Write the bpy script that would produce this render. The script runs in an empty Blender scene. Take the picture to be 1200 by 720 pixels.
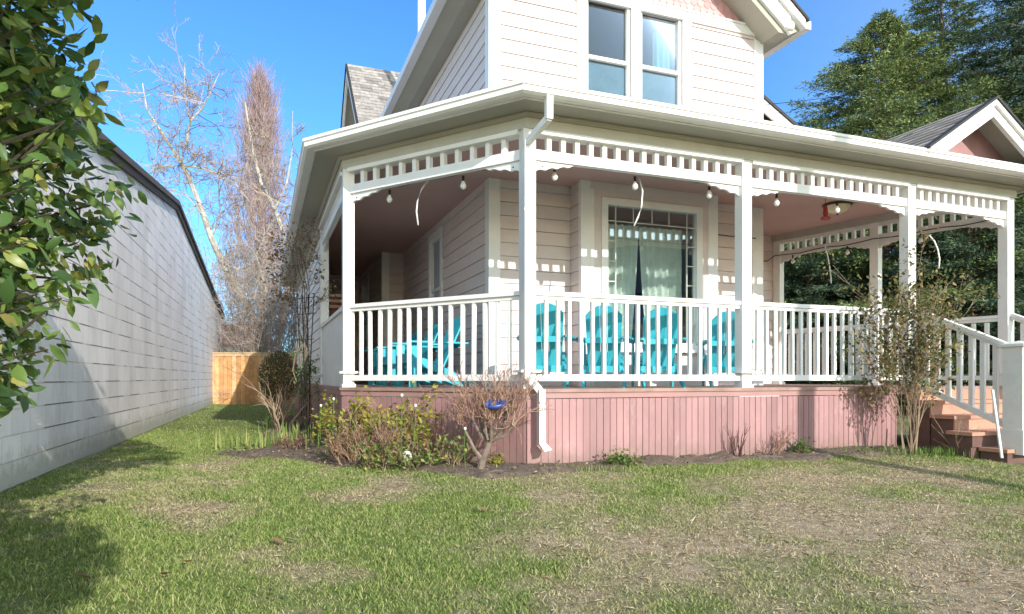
import bpy, math, random
import numpy as np
from mathutils import Vector, Matrix

random.seed(7); rng = np.random.default_rng(7)
SC = bpy.context.scene
COL = SC.collection
R = math.radians
F, CX, HY, EYE = 777.0, 600.0, 443.5, 0.84

def at(x, y, d):                       # photo pixel + real distance -> world point
    return Vector(((x - CX) / F * d, d, EYE + (HY - y) / F * d))

# ------------------------------------------------------------------ ground height
UX, UY, VX, VY = .9354, .3535, -.3535, .9354
OX, OY = .146, 6.3
def uv_of(x, y):
    dx, dy = x - OX, y - OY
    return dx * UX + dy * UY, dx * VX + dy * VY
def uvw(u, v, z=0.0):
    return Vector((OX + u * UX + v * VX, OY + u * UY + v * VY, z))
def gz(x, y):
    x = np.asarray(x, float); y = np.asarray(y, float)
    d = np.clip(-(((x - OX) * VX + (y - OY) * VY)) - .55, 0, 7.5)
    s = np.clip((x + 3.2) / 2.5, .45, 1)
    und = .012 * np.sin(x * 2.1 + 1.3) * np.sin(y * 1.7) + .007 * np.sin(x * 5.3 + y * 3.1)
    return -.066 * d * s + und
def g1(x, y): return float(gz(x, y))

# ------------------------------------------------------------------ materials
def newmat(name):
    m = bpy.data.materials.new(name); m.use_nodes = True
    nt = m.node_tree; b = nt.nodes['Principled BSDF']
    return m, nt, b
def N(nt, t, **kw):
    n = nt.nodes.new(t)
    for k, v in kw.items():
        if k in n.inputs: n.inputs[k].default_value = v
        else: setattr(n, k, v)
    return n
def L(nt, a, b): nt.links.new(a, b)
def c4(c): return (c[0], c[1], c[2], 1)
def ramp(nt, stops, fac):
    r = nt.nodes.new('ShaderNodeValToRGB'); e = r.color_ramp.elements
    while len(e) < len(stops): e.new(.5)
    for i, (p, c) in enumerate(stops): e[i].position = p; e[i].color = c4(c)
    L(nt, fac, r.inputs[0]); return r.outputs[0]
def paint(name, c, rough=.5, var=.06, scale=3.0, bump=.0, bscale=60, dirt=None, dirtamt=.25, spec=.4, stretch=(1, 1, 1)):
    m, nt, b = newmat(name)
    tc = N(nt, 'ShaderNodeTexCoord')
    mp = N(nt, 'ShaderNodeMapping'); mp.inputs['Scale'].default_value = stretch; L(nt, tc.outputs['Object'], mp.inputs[0])
    n1 = N(nt, 'ShaderNodeTexNoise', Scale=scale, Detail=6.0, Roughness=.62); L(nt, mp.outputs[0], n1.inputs['Vector'])
    lo = [max(0, x * (1 - var * 2)) for x in c]; hi = [min(1, x * (1 + var)) for x in c]
    col = ramp(nt, [(.3, lo), (.7, hi)], n1.outputs['Fac'])
    if dirt:
        n2 = N(nt, 'ShaderNodeTexNoise', Scale=scale * 2.3, Detail=8.0, Roughness=.75); L(nt, mp.outputs[0], n2.inputs['Vector'])
        f = ramp(nt, [(.55, (0, 0, 0)), (.78, (dirtamt,) * 3)], n2.outputs['Fac'])
        mx = N(nt, 'ShaderNodeMix', data_type='RGBA'); L(nt, f, mx.inputs[0]); L(nt, col, mx.inputs[6]); mx.inputs[7].default_value = c4(dirt); col = mx.outputs[2]
    L(nt, col, b.inputs['Base Color']); b.inputs['Roughness'].default_value = rough
    b.inputs['Specular IOR Level'].default_value = spec
    if bump:
        n3 = N(nt, 'ShaderNodeTexNoise', Scale=bscale, Detail=4.0); L(nt, mp.outputs[0], n3.inputs['Vector'])
        bp = N(nt, 'ShaderNodeBump', Strength=bump, Distance=.01); L(nt, n3.outputs['Fac'], bp.inputs['Height']); L(nt, bp.outputs[0], b.inputs['Normal'])
    return m
def island(name, stops, rough=.6, trans=0.0, spec=.3, dirtscale=None):
    """colour differs from piece to piece (leaf, shingle, blade)"""
    m, nt, b = newmat(name)
    g = N(nt, 'ShaderNodeNewGeometry')
    col = ramp(nt, stops, g.outputs['Random Per Island'])
    if dirtscale:
        tc = N(nt, 'ShaderNodeTexCoord'); n = N(nt, 'ShaderNodeTexNoise', Scale=dirtscale, Detail=5.0); L(nt, tc.outputs['Object'], n.inputs['Vector'])
        k = ramp(nt, [(.3, (.72,) * 3), (.7, (1.15,) * 3)], n.outputs['Fac'])
        mx = N(nt, 'ShaderNodeMix', data_type='RGBA', blend_type='MULTIPLY'); mx.inputs[0].default_value = 1; L(nt, col, mx.inputs[6]); L(nt, k, mx.inputs[7]); col = mx.outputs[2]
    L(nt, col, b.inputs['Base Color']); b.inputs['Roughness'].default_value = rough; b.inputs['Specular IOR Level'].default_value = spec
    if trans:
        t = N(nt, 'ShaderNodeBsdfTranslucent'); L(nt, col, t.inputs[0])
        mx = N(nt, 'ShaderNodeMixShader'); mx.inputs[0].default_value = trans
        L(nt, b.outputs[0], mx.inputs[1]); L(nt, t.outputs[0], mx.inputs[2])
        L(nt, mx.outputs[0], nt.nodes['Material Output'].inputs[0])
    return m
def glassmat(name, tint, refl=.18):
    m, nt, b = newmat(name); nt.nodes.remove(b)
    tr = N(nt, 'ShaderNodeBsdfTransparent'); tr.inputs[0].default_value = c4(tint)
    gl = N(nt, 'ShaderNodeBsdfGlossy'); gl.inputs['Roughness'].default_value = .015; gl.inputs[0].default_value = (.9, .95, 1, 1)
    fr = N(nt, 'ShaderNodeFresnel', IOR=1.5)
    mt = N(nt, 'ShaderNodeMath', operation='MULTIPLY_ADD'); L(nt, fr.outputs[0], mt.inputs[0]); mt.inputs[1].default_value = .85; mt.inputs[2].default_value = refl
    mx = N(nt, 'ShaderNodeMixShader'); L(nt, mt.outputs[0], mx.inputs[0]); L(nt, tr.outputs[0], mx.inputs[1]); L(nt, gl.outputs[0], mx.inputs[2])
    L(nt, mx.outputs[0], nt.nodes['Material Output'].inputs[0]); return m

M = {}
M['white'] = paint('white_paint', (.80, .79, .77), .45, .025, 4, dirt=(.52, .50, .44), dirtamt=.32)
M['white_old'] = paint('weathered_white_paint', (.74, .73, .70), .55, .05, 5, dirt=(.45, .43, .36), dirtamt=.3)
M['soffit'] = paint('shade_tinted_soffit', (.38, .365, .305), .6, .04, 2, dirt=(.42, .39, .3), dirtamt=.25)  # white paint, base colour darkened for the shade under the eaves
M['frieze'] = paint('shade_tinted_frieze', (.48, .465, .41), .55, .05, 4, dirt=(.42, .4, .33), dirtamt=.25)  # white frieze, eave shade put into a darker base colour
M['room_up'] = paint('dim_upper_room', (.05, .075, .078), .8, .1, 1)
M['siding'] = paint('pale_pink_siding', (.695, .61, .585), .6, .04, 2.2, bump=.05, bscale=40, dirt=(.56, .5, .48), dirtamt=.2, stretch=(1, 1, 3))
M['pink'] = paint('dusty_pink_skirt', (.375, .212, .21), .65, .09, 2.2, bump=.15, bscale=50, dirt=(.62, .43, .41), dirtamt=.55, stretch=(1.5, 1.5, .6))
M['pinktrim'] = paint('pink_trim', (.385, .215, .205), .6, .06, 3, dirt=(.3, .18, .16), dirtamt=.4)
M['deck'] = paint('brown_deck', (.35, .225, .19), .65, .15, 6, bump=.1, dirt=(.4, .3, .27), dirtamt=.5)
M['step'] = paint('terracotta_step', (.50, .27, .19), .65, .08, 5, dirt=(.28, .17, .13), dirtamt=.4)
M['step_shade'] = paint('shade_dark_step', (.15, .085, .07), .7, .12, 6)  # step paint darkened: shade on left ends and lower risers set in colour
M['ceiling'] = paint('pink_brown_ceiling', (.56, .37, .345), .6, .04, 1.5)
M['fish'] = island('pink_fish_scale', [(0, (.50, .27, .28)), (.5, (.58, .33, .33)), (1, (.64, .40, .39))], .7)
M['shingle'] = island('grey_brown_shingle', [(0, (.22, .20, .185)), (.4, (.32, .29, .265)), (.75, (.39, .355, .325)), (1, (.29, .27, .255))], .9, dirtscale=8)
M['dark'] = paint('black_edge', (.035, .03, .03), .6, .1)
M['glass'] = glassmat('window_glass', (.90, .94, .92), .11)
M['glass_up'] = glassmat('upper_window_glass', (.62, .76, .77), .01)
M['lead'] = paint('leaded_came', (.62, .62, .58), .4, .02)
M['room'] = paint('interior_plaster', (.36, .40, .44), .8, .1, 1)
M['curtain'] = paint('pale_green_sheer', (.80, .86, .82), .8, .06, 5)
M['curtain_up'] = paint('pale_blue_curtain', (.60, .74, .76), .8, .06, 5)
M['screen'] = paint('insect_screen', (.40, .365, .45), .7, .1, 8)
M['teal'] = paint('turquoise_plastic', (.045, .46, .56), .5, .10, 3.5, dirt=(.16, .50, .58), dirtamt=.35, spec=.45)
M['black'] = paint('black_metal', (.02, .02, .022), .4, .1)
M['pipe'] = paint('white_flue', (.72, .73, .74), .35, .03)
M['bronze'] = paint('bronze', (.09, .06, .035), .35, .1)
M['cream'] = paint('cream_glass', (.80, .72, .50), .3, .03)
M['red'] = paint('red_plastic', (.40, .05, .045), .35, .05)
M['redbrown'] = paint('red_brown_fabric', (.45, .12, .10), .8, .1)
M['bulb'] = paint('frosted_bulb', (.78, .76, .72), .15, .02, spec=.6)
M['fence'] = island('cedar_boards', [(0, (.44, .20, .075)), (.35, (.66, .37, .15)), (.7, (.76, .51, .27)), (1, (.52, .25, .10))], .7, dirtscale=5)
M['fencetop'] = paint('cedar_cap', (.60, .42, .24), .7, .08, 5)
M['bark_pale'] = paint('pale_bark', (.43, .40, .355), .85, .2, 4, bump=.3, dirt=(.2, .2, .12), dirtamt=.6)
M['bark_grey'] = paint('grey_brown_bark', (.22, .17, .135), .9, .2, 12, bump=.3)
M['bark_dark'] = paint('dark_bark', (.075, .06, .045), .9, .2, 12)
M['twig_red'] = island('reddish_twigs', [(0, (.235, .15, .16)), (.5, (.325, .235, .245)), (1, (.42, .335, .31))], .8)
M['twig_pale'] = island('pale_twigs', [(0, (.20, .15, .12)), (.5, (.31, .25, .20)), (1, (.44, .37, .31))], .8)
M['twig_tan'] = island('tan_twigs', [(0, (.20, .13, .09)), (.5, (.36, .26, .18)), (1, (.50, .39, .28))], .8)
M['twig_rust'] = island('rusty_twigs', [(0, (.20, .10, .07)), (.5, (.33, .19, .13)), (1, (.44, .32, .24))], .8)
M['twig_dark'] = island('dark_twigs', [(0, (.10, .05, .05)), (.6, (.17, .09, .08)), (1, (.26, .17, .13))], .8)
M['camellia'] = island('glossy_camellia_leaf', [(0, (.05, .105, .03)), (.35, (.11, .195, .045)), (.7, (.19, .27, .058)), (.9, (.27, .31, .068)), (1, (.37, .33, .09))], .38, .30, .42)
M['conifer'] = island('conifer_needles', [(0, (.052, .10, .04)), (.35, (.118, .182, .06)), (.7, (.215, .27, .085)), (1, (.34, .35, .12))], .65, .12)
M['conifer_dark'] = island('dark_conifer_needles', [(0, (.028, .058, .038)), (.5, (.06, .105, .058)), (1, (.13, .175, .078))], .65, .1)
M['leaf_green'] = island('mid_green_leaf', [(0, (.07, .13, .03)), (.5, (.14, .235, .055)), (1, (.26, .33, .09))], .55, .3)
M['leaf_mix'] = island('mixed_bed_leaf', [(0, (.08, .14, .035)), (.45, (.17, .25, .06)), (.75, (.32, .36, .09)), (.9, (.42, .32, .12)), (1, (.34, .22, .12))], .55, .3)
M['leaf_yellow'] = island('yellow_green_leaf', [(0, (.19, .24, .035)), (.5, (.34, .36, .05)), (1, (.52, .40, .07))], .55, .3)
M['leaf_iris'] = island('iris_blade', [(0, (.12, .22, .05)), (.5, (.24, .33, .09)), (1, (.46, .44, .17))], .5, .3)
M['leaf_brown'] = island('dry_brown_leaf', [(0, (.16, .09, .05)), (.6, (.28, .17, .09)), (1, (.36, .25, .14))], .75, .2)
M['leaf_rose'] = island('mixed_rose_leaf', [(0, (.10, .13, .045)), (.4, (.17, .20, .07)), (.75, (.30, .19, .10)), (1, (.40, .33, .11))], .6, .3)
M['litter'] = island('bed_litter', [(0, (.07, .045, .03)), (.45, (.20, .13, .085)), (.8, (.34, .24, .15)), (1, (.52, .43, .30))], .85)
M['topiary'] = island('clipped_shrub_leaf', [(0, (.04, .06, .025)), (.6, (.075, .095, .035)), (1, (.15, .13, .07))], .6, .15)
M['blue'] = paint('blue_glaze', (.045, .10, .40), .4, .08, 20, spec=.6)
M['stone'] = paint('pale_stone', (.62, .60, .55), .7, .1, 20)
M['hose'] = paint('grey_edging', (.12, .11, .10), .6, .1, 10)
M['flower'] = paint('white_petals', (.82, .80, .76), .6, .03)
M['roofmetal'] = paint('dark_brown_rake', (.13, .108, .095), .85, .15, 4, stretch=(.3, 3, 3))
M['concrete'] = paint('brick_red_path', (.33, .2, .17), .85, .12, 8, bump=.3)
M['farwall'] = paint('far_white_wall', (.6, .6, .58), .7, .06)
M['farroof'] = paint('far_red_roof', (.30, .12, .10), .8, .1, 8)

def splash(m, top, col, amt=.6):
    nt = m.node_tree; b = nt.nodes['Principled BSDF']; l = b.inputs['Base Color'].links[0]; src = l.from_socket
    tc = N(nt, 'ShaderNodeTexCoord'); sp = N(nt, 'ShaderNodeSeparateXYZ'); L(nt, tc.outputs['Object'], sp.inputs[0])
    n = N(nt, 'ShaderNodeTexNoise', Scale=7.0, Detail=7.0, Roughness=.7); L(nt, tc.outputs['Object'], n.inputs['Vector'])
    a = N(nt, 'ShaderNodeMath', operation='MULTIPLY_ADD'); L(nt, n.outputs['Fac'], a.inputs[0]); a.inputs[1].default_value = -.55; L(nt, sp.outputs[2], a.inputs[2])
    f = N(nt, 'ShaderNodeMapRange'); L(nt, a.outputs[0], f.inputs[0]); f.inputs[1].default_value = top - .34; f.inputs[2].default_value = top - .14 - .3; f.inputs[3].default_value = 0; f.inputs[4].default_value = amt
    f.inputs[1].default_value = top - .26; f.inputs[2].default_value = top - .48
    mx = N(nt, 'ShaderNodeMix', data_type='RGBA'); L(nt, f.outputs[0], mx.inputs[0]); L(nt, src, mx.inputs[6]); mx.inputs[7].default_value = c4(col); L(nt, mx.outputs[2], b.inputs['Base Color'])
def boards(m, lo, hi):
    nt = m.node_tree; b = nt.nodes['Principled BSDF']; src = b.inputs['Base Color'].links[0].from_socket; g = N(nt, 'ShaderNodeNewGeometry')
    k = ramp(nt, [(0, (lo,) * 3), (1, (hi,) * 3)], g.outputs['Random Per Island']); mx = N(nt, 'ShaderNodeMix', data_type='RGBA', blend_type='MULTIPLY'); mx.inputs[0].default_value = 1
    L(nt, src, mx.inputs[6]); L(nt, k, mx.inputs[7]); L(nt, mx.outputs[2], b.inputs['Base Color'])
boards(M['pink'], .86, 1.08); boards(M['teal'], .9, 1.1)
splash(M['pink'], .22, (.20, .14, .11)); splash(M['block'], .25, (.36, .36, .30), .7) if 'block' in M else None
def soilmat():
    m, nt, b = newmat('bed_soil')
    tc = N(nt, 'ShaderNodeTexCoord'); n = N(nt, 'ShaderNodeTexNoise', Scale=28.0, Detail=8.0, Roughness=.7); L(nt, tc.outputs['Object'], n.inputs['Vector'])
    L(nt, ramp(nt, [(.3, (.075, .056, .042)), (.55, (.17, .125, .09)), (.75, (.31, .24, .175))], n.outputs['Fac']), b.inputs['Base Color'])
    bp = N(nt, 'ShaderNodeBump', Strength=.9, Distance=.03); L(nt, n.outputs['Fac'], bp.inputs['Height']); L(nt, bp.outputs[0], b.inputs['Normal'])
    b.inputs['Roughness'].default_value = .95; return m
M['soil'] = soilmat()
def drymat(name, blade):
    """lawn colours: attribute 'dry' says how dead the grass is at this place"""
    m, nt, b = newmat(name)
    a = N(nt, 'ShaderNodeAttribute', attribute_name='dry')
    tc = N(nt, 'ShaderNodeTexCoord')
    n = N(nt, 'ShaderNodeTexNoise', Scale=(9.0 if blade else 16.0), Detail=6.0, Roughness=.7); L(nt, tc.outputs['Object'], n.inputs['Vector'])
    if blade:
        g = N(nt, 'ShaderNodeNewGeometry'); rnd = g.outputs['Random Per Island']
        gr = ramp(nt, [(0, (.115, .185, .042)), (.45, (.22, .315, .073)), (.8, (.35, .41, .13)), (1, (.52, .48, .24))], rnd)
        dr = ramp(nt, [(0, (.35, .24, .15)), (.4, (.57, .44, .285)), (.75, (.71, .58, .39)), (.88, (.78, .68, .49)), (1, (.25, .32, .09))], rnd)
    else:
        gr = ramp(nt, [(.3, (.09, .115, .032)), (.7, (.17, .20, .06))], n.outputs['Fac'])
        dr = ramp(nt, [(.3, (.19, .135, .09)), (.55, (.36, .28, .19)), (.75, (.50, .41, .29))], n.outputs['Fac'])
    ad = N(nt, 'ShaderNodeMath', operation='MULTIPLY_ADD'); L(nt, n.outputs['Fac'], ad.inputs[0]); ad.inputs[1].default_value = .9; ad.inputs[2].default_value = -.45
    ad2 = N(nt, 'ShaderNodeMath', operation='ADD', use_clamp=True); L(nt, ad.outputs[0], ad2.inputs[0]); L(nt, a.outputs['Fac'], ad2.inputs[1])
    mx = N(nt, 'ShaderNodeMix', data_type='RGBA'); L(nt, ad2.outputs[0], mx.inputs[0]); L(nt, gr, mx.inputs[6]); L(nt, dr, mx.inputs[7])
    L(nt, mx.outputs[2], b.inputs['Base Color']); b.inputs['Roughness'].default_value = .8; b.inputs['Specular IOR Level'].default_value = .2
    if blade:
        t = N(nt, 'ShaderNodeBsdfTranslucent'); L(nt, mx.outputs[2], t.inputs[0]); ms = N(nt, 'ShaderNodeMixShader'); ms.inputs[0].default_value = .3
        L(nt, b.outputs[0], ms.inputs[1]); L(nt, t.outputs[0], ms.inputs[2]); L(nt, ms.outputs[0], nt.nodes['Material Output'].inputs[0])
    else:
        bp = N(nt, 'ShaderNodeBump', Strength=.8, Distance=.03); L(nt, n.outputs['Fac'], bp.inputs['Height']); L(nt, bp.outputs[0], b.inputs['Normal'])
    return m
M['lawn'] = drymat('lawn_ground', False); M['blade'] = drymat('grass_blade', True)
def blockmat():
    m, nt, b = newmat('painted_block')
    tc = N(nt, 'ShaderNodeTexCoord'); sp = N(nt, 'ShaderNodeSeparateXYZ'); L(nt, tc.outputs['Object'], sp.inputs[0])
    cb = N(nt, 'ShaderNodeCombineXYZ'); L(nt, sp.outputs[0], cb.inputs[0]); L(nt, sp.outputs[2], cb.inputs[1])
    br = N(nt, 'ShaderNodeTexBrick', Scale=1.0); br.inputs['Brick Width'].default_value = .4; br.inputs['Row Height'].default_value = .2
    br.inputs['Mortar Size'].default_value = .006; br.inputs['Mortar Smooth'].default_value = .3; br.inputs['Bias'].default_value = 0
    br.inputs['Color1'].default_value = c4((.85, .81, .80)); br.inputs['Color2'].default_value = c4((.93, .89, .88)); br.inputs['Mortar'].default_value = c4((.74, .70, .70))
    L(nt, cb.outputs[0], br.inputs['Vector'])
    n = N(nt, 'ShaderNodeTexNoise', Scale=1.6, Detail=9.0, Roughness=.7)
    mp = N(nt, 'ShaderNodeMapping'); mp.inputs['Scale'].default_value = (1, 1, .35); L(nt, tc.outputs['Object'], mp.inputs[0]); L(nt, mp.outputs[0], n.inputs['Vector'])
    k = ramp(nt, [(.28, (.70, .69, .68)), (.48, (.95, .94, .94)), (.7, (1.06, 1.05, 1.05))], n.outputs['Fac'])
    mu = N(nt, 'ShaderNodeMix', data_type='RGBA', blend_type='MULTIPLY'); mu.inputs[0].default_value = 1; L(nt, br.outputs[0], mu.inputs[6]); L(nt, k, mu.inputs[7])
    # horizontal joints opened in places: dark cracks
    n2 = N(nt, 'ShaderNodeTexNoise', Scale=1.3, Detail=3.0); L(nt, tc.outputs['Object'], n2.inputs['Vector'])
    cr = ramp(nt, [(.46, (0, 0, 0)), (.54, (1, 1, 1))], n2.outputs['Fac'])
    md = N(nt, 'ShaderNodeMath', operation='MODULO'); L(nt, sp.outputs[2], md.inputs[0]); md.inputs[1].default_value = .2
    lt = N(nt, 'ShaderNodeMath', operation='LESS_THAN'); L(nt, md.outputs[0], lt.inputs[0]); lt.inputs[1].default_value = .011
    cm = N(nt, 'ShaderNodeMath', operation='MULTIPLY'); L(nt, cr, cm.inputs[0]); L(nt, lt.outputs[0], cm.inputs[1])
    m2 = N(nt, 'ShaderNodeMix', data_type='RGBA'); L(nt, cm.outputs[0], m2.inputs[0]); L(nt, mu.outputs[2], m2.inputs[6]); m2.inputs[7].default_value = c4((.17, .15, .15))
    L(nt, m2.outputs[2], b.inputs['Base Color']); b.inputs['Roughness'].default_value = .7
    h = N(nt, 'ShaderNodeMath', operation='SUBTRACT'); h.inputs[0].default_value = 1; L(nt, br.outputs['Fac'], h.inputs[1])
    n3 = N(nt, 'ShaderNodeTexNoise', Scale=45.0, Detail=4.0); L(nt, tc.outputs['Object'], n3.inputs['Vector'])
    ma = N(nt, 'ShaderNodeMath', operation='MULTIPLY_ADD'); L(nt, n3.outputs['Fac'], ma.inputs[0]); ma.inputs[1].default_value = .5; L(nt, h.outputs[0], ma.inputs[2])
    bp = N(nt, 'ShaderNodeBump', Strength=.8, Distance=.012); L(nt, ma.outputs[0], bp.inputs['Height']); L(nt, bp.outputs[0], b.inputs['Normal'])
    return m
M['block'] = blockmat(); splash(M['block'], .30, (.40, .40, .33), .75)

# ------------------------------------------------------------------ mesh helpers
class MB:
    def __init__(s): s.v = []; s.f = []
    def add(s, vs, fs):
        o = len(s.v); s.v += [tuple(p) for p in vs]; s.f += [tuple(i + o for i in q) for q in fs]; return s
    def box(s, x0, x1, y0, y1, z0, z1):
        return s.add([(x0, y0, z0), (x1, y0, z0), (x1, y1, z0), (x0, y1, z0), (x0, y0, z1), (x1, y0, z1), (x1, y1, z1), (x0, y1, z1)],
                     [(0, 3, 2, 1), (4, 5, 6, 7), (0, 1, 5, 4), (1, 2, 6, 5), (2, 3, 7, 6), (3, 0, 4, 7)])
    def beam(s, p0, p1, w, h, up=(0, 0, 1)):
        p0, p1, up = Vector(p0), Vector(p1), Vector(up)
        d = (p1 - p0).normalized(); a = d.cross(up).normalized() * (w / 2); b = a.cross(d).normalized() * (h / 2)
        vs = [p0 - a - b, p0 + a - b, p0 + a + b, p0 - a + b, p1 - a - b, p1 + a - b, p1 + a + b, p1 - a + b]
        return s.add(vs, [(0, 1, 2, 3), (7, 6, 5, 4), (0, 4, 5, 1), (1, 5, 6, 2), (2, 6, 7, 3), (3, 7, 4, 0)])
    def tube(s, pts, rad, n=6, cap=True):
        pts = [Vector(p) for p in pts]; k = len(pts)
        if not hasattr(rad, '__len__'): rad = [rad] * k
        vs = []
        ref = Vector((0, 0, 1))
        for i, p in enumerate(pts):
            d = (pts[min(i + 1, k - 1)] - pts[max(i - 1, 0)])
            if d.length < 1e-9: d = Vector((0, 0, 1))
            d.normalize()
            r = ref if abs(d.dot(ref)) < .95 else Vector((1, 0, 0))
            a = d.cross(r).normalized(); b = d.cross(a)
            for j in range(n):
                t = 2 * math.pi * j / n
                vs.append(p + (a * math.cos(t) + b * math.sin(t)) * rad[i])
        fs = [(i * n + j, i * n + (j + 1) % n, (i + 1) * n + (j + 1) % n, (i + 1) * n + j) for i in range(k - 1) for j in range(n)]
        if cap: fs += [tuple(range(n - 1, -1, -1)), tuple((k - 1) * n + j for j in range(n))]
        return s.add(vs, fs)
    def lathe(s, prof, n=20, c=(0, 0, 0)):
        vs = []; k = len(prof)
        for r, z in prof:
            for j in range(n):
                t = 2 * math.pi * j / n; vs.append((c[0] + r * math.cos(t), c[1] + r * math.sin(t), c[2] + z))
        fs = [(i * n + j, i * n + (j + 1) % n, (i + 1) * n + (j + 1) % n, (i + 1) * n + j) for i in range(k - 1) for j in range(n)]
        return s.add(vs, fs)
    def prism(s, poly, o, a, b, n, t):
        """poly (s,t) in plane o + s*a + t*b, extruded from -t/2 to t/2 along n"""
        o, a, b, n = Vector(o), Vector(a), Vector(b), Vector(n); k = len(poly)
        vs = [o + a * p[0] + b * p[1] + n * (t / 2) for p in poly] + [o + a * p[0] + b * p[1] - n * (t / 2) for p in poly]
        fs = [tuple(range(k)), tuple(range(2 * k - 1, k - 1, -1))] + [(i, i + k, (i + 1) % k + k, (i + 1) % k) for i in range(k)]
        return s.add(vs, fs)
    def build(s, name, mat, parent=None, smooth=False):
        me = bpy.data.meshes.new(name); me.from_pydata(s.v, [], s.f); me.validate()
        return link(name, me, mat, parent, smooth)
def link(name, me, mat, parent=None, smooth=False):
    o = bpy.data.objects.new(name, me); COL.objects.link(o)
    if mat: me.materials.append(mat if not isinstance(mat, str) else M[mat])
    if parent: o.parent = parent
    if smooth: me.polygons.foreach_set('use_smooth', [True] * len(me.polygons))
    return o
def npmesh(name, V, Fs, mat, parent=None, smooth=False, attr=None):
    """V (n,3); Fs list of int arrays (m,k)"""
    me = bpy.data.meshes.new(name); V = np.asarray(V, np.float32)
    me.vertices.add(len(V)); me.vertices.foreach_set('co', V.ravel())
    li = np.concatenate([f.ravel() for f in Fs]).astype(np.int32)
    tot = np.concatenate([np.full(len(f), f.shape[1]) for f in Fs]).astype(np.int32)
    st = np.concatenate([[0], np.cumsum(tot)[:-1]]).astype(np.int32)
    me.loops.add(len(li)); me.loops.foreach_set('vertex_index', li)
    me.polygons.add(len(tot)); me.polygons.foreach_set('loop_start', st)
    try: me.polygons.foreach_set('loop_total', tot)
    except Exception: pass
    me.update(calc_edges=True)
    if attr:
        for k, a in attr.items():
            at_ = me.attributes.new(k, 'FLOAT', 'POINT'); at_.data.foreach_set('value', np.asarray(a, np.float32))
    return link(name, me, mat, parent, smooth)
def tag(o, label=None, cat=None, group=None, kind=None):
    if label: o['label'] = label
    if cat: o['category'] = cat
    if group: o['group'] = group
    if kind: o['kind'] = kind
    return o
def empty(name, loc=(0, 0, 0), rz=0):
    o = bpy.data.objects.new(name, None); COL.objects.link(o); o.location = loc; o.rotation_euler.z = rz; o.empty_display_size = .2
    return o
def copy_tree(o, parent=None):
    c = o.copy(); COL.objects.link(c)
    if parent: c.parent = parent
    for ch in list(o.children): copy_tree(ch, c)
    return c

# leaves: folded blade of 8 verts
def leafmesh(name, P, D, Nn, Ln, W, mat, parent=None, fold=.25, curl=.2, simple=False):
    P, D, Nn = (np.asarray(a, float) for a in (P, D, Nn)); Ln = np.asarray(Ln)[:, None]; W = np.asarray(W)[:, None]
    D /= np.linalg.norm(D, axis=1, keepdims=True) + 1e-9
    S = np.cross(D, Nn); S /= np.linalg.norm(S, axis=1, keepdims=True) + 1e-9
    Nn = np.cross(S, D); n = len(P)
    if simple:
        pts = [P, P + D * Ln * .45 + S * W / 2 - Nn * W * fold, P + D * Ln - Nn * Ln * curl, P + D * Ln * .45 - S * W / 2 - Nn * W * fold]
        V = np.stack(pts, 1).reshape(-1, 3); b = np.arange(n)[:, None] * 4
        Fs = [b + np.array([[0, 1, 2]]), b + np.array([[0, 2, 3]])]
        Fs = [np.concatenate(Fs)]
    else:
        def q(t, w, f=0): return P + D * Ln * t + S * W * w - Nn * (abs(w) * W * fold + Ln * curl * t * t)
        pts = [q(0, 0)] + [q(t, w) for t, h_ in ((.16, .30), (.40, .48), (.66, .40), (.85, .18)) for w in (h_, 0, -h_)] + [q(1, 0)]
        V = np.stack(pts, 1).reshape(-1, 3); b = np.arange(n)[:, None] * 14
        Fs = [np.concatenate([b + np.array([t]) for t in ((0, 1, 2), (0, 2, 3), (10, 13, 11), (11, 13, 12))]), np.concatenate([b + np.array([(k, k + 3, k + 4, k + 1)]) for k in (1, 2, 4, 5, 7, 8)])]
    return npmesh(name, V, Fs, mat, parent, smooth=not simple)
def rdir(n):
    d = rng.normal(size=(n, 3)); return d / np.linalg.norm(d, axis=1, keepdims=True)

def grow(mb, p, d, ln, r, depth, spread=.5, nk=3, bend=.12, upw=.05, tips=None, shrink=.66, segs=3, sides=4, rmin=.002):
    """recursive limb; writes tubes to mb, records tips"""
    pts = [Vector(p)]; d = Vector(d).normalized(); q = Vector(p)
    for i in range(segs):
        d = (d + Vector((random.gauss(0, bend), random.gauss(0, bend), random.gauss(0, bend) + upw))).normalized()
        q = q + d * (ln / segs); pts.append(q.copy())
    r1 = max(r * .6, rmin)
    mb.tube(pts, [r + (r1 - r) * i / segs for i in range(segs + 1)], sides, cap=False)
    if tips is not None: tips.append((pts[-1].copy(), d.copy(), depth))
    if depth <= 0: return
    for k in range(nk):
        i = random.randint(1, segs); b = pts[i]
        e = Vector((random.gauss(0, 1), random.gauss(0, 1), random.gauss(0, 1))); e = (e - d * e.dot(d)).normalized()
        nd = (d + e * random.uniform(spread * .6, spread * 1.4)).normalized()
        grow(mb, b, nd, ln * shrink * random.uniform(.75, 1.2), max(r1 * .75, rmin), depth - 1, spread, nk, bend, upw, tips, shrink, segs, sides, rmin)

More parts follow.
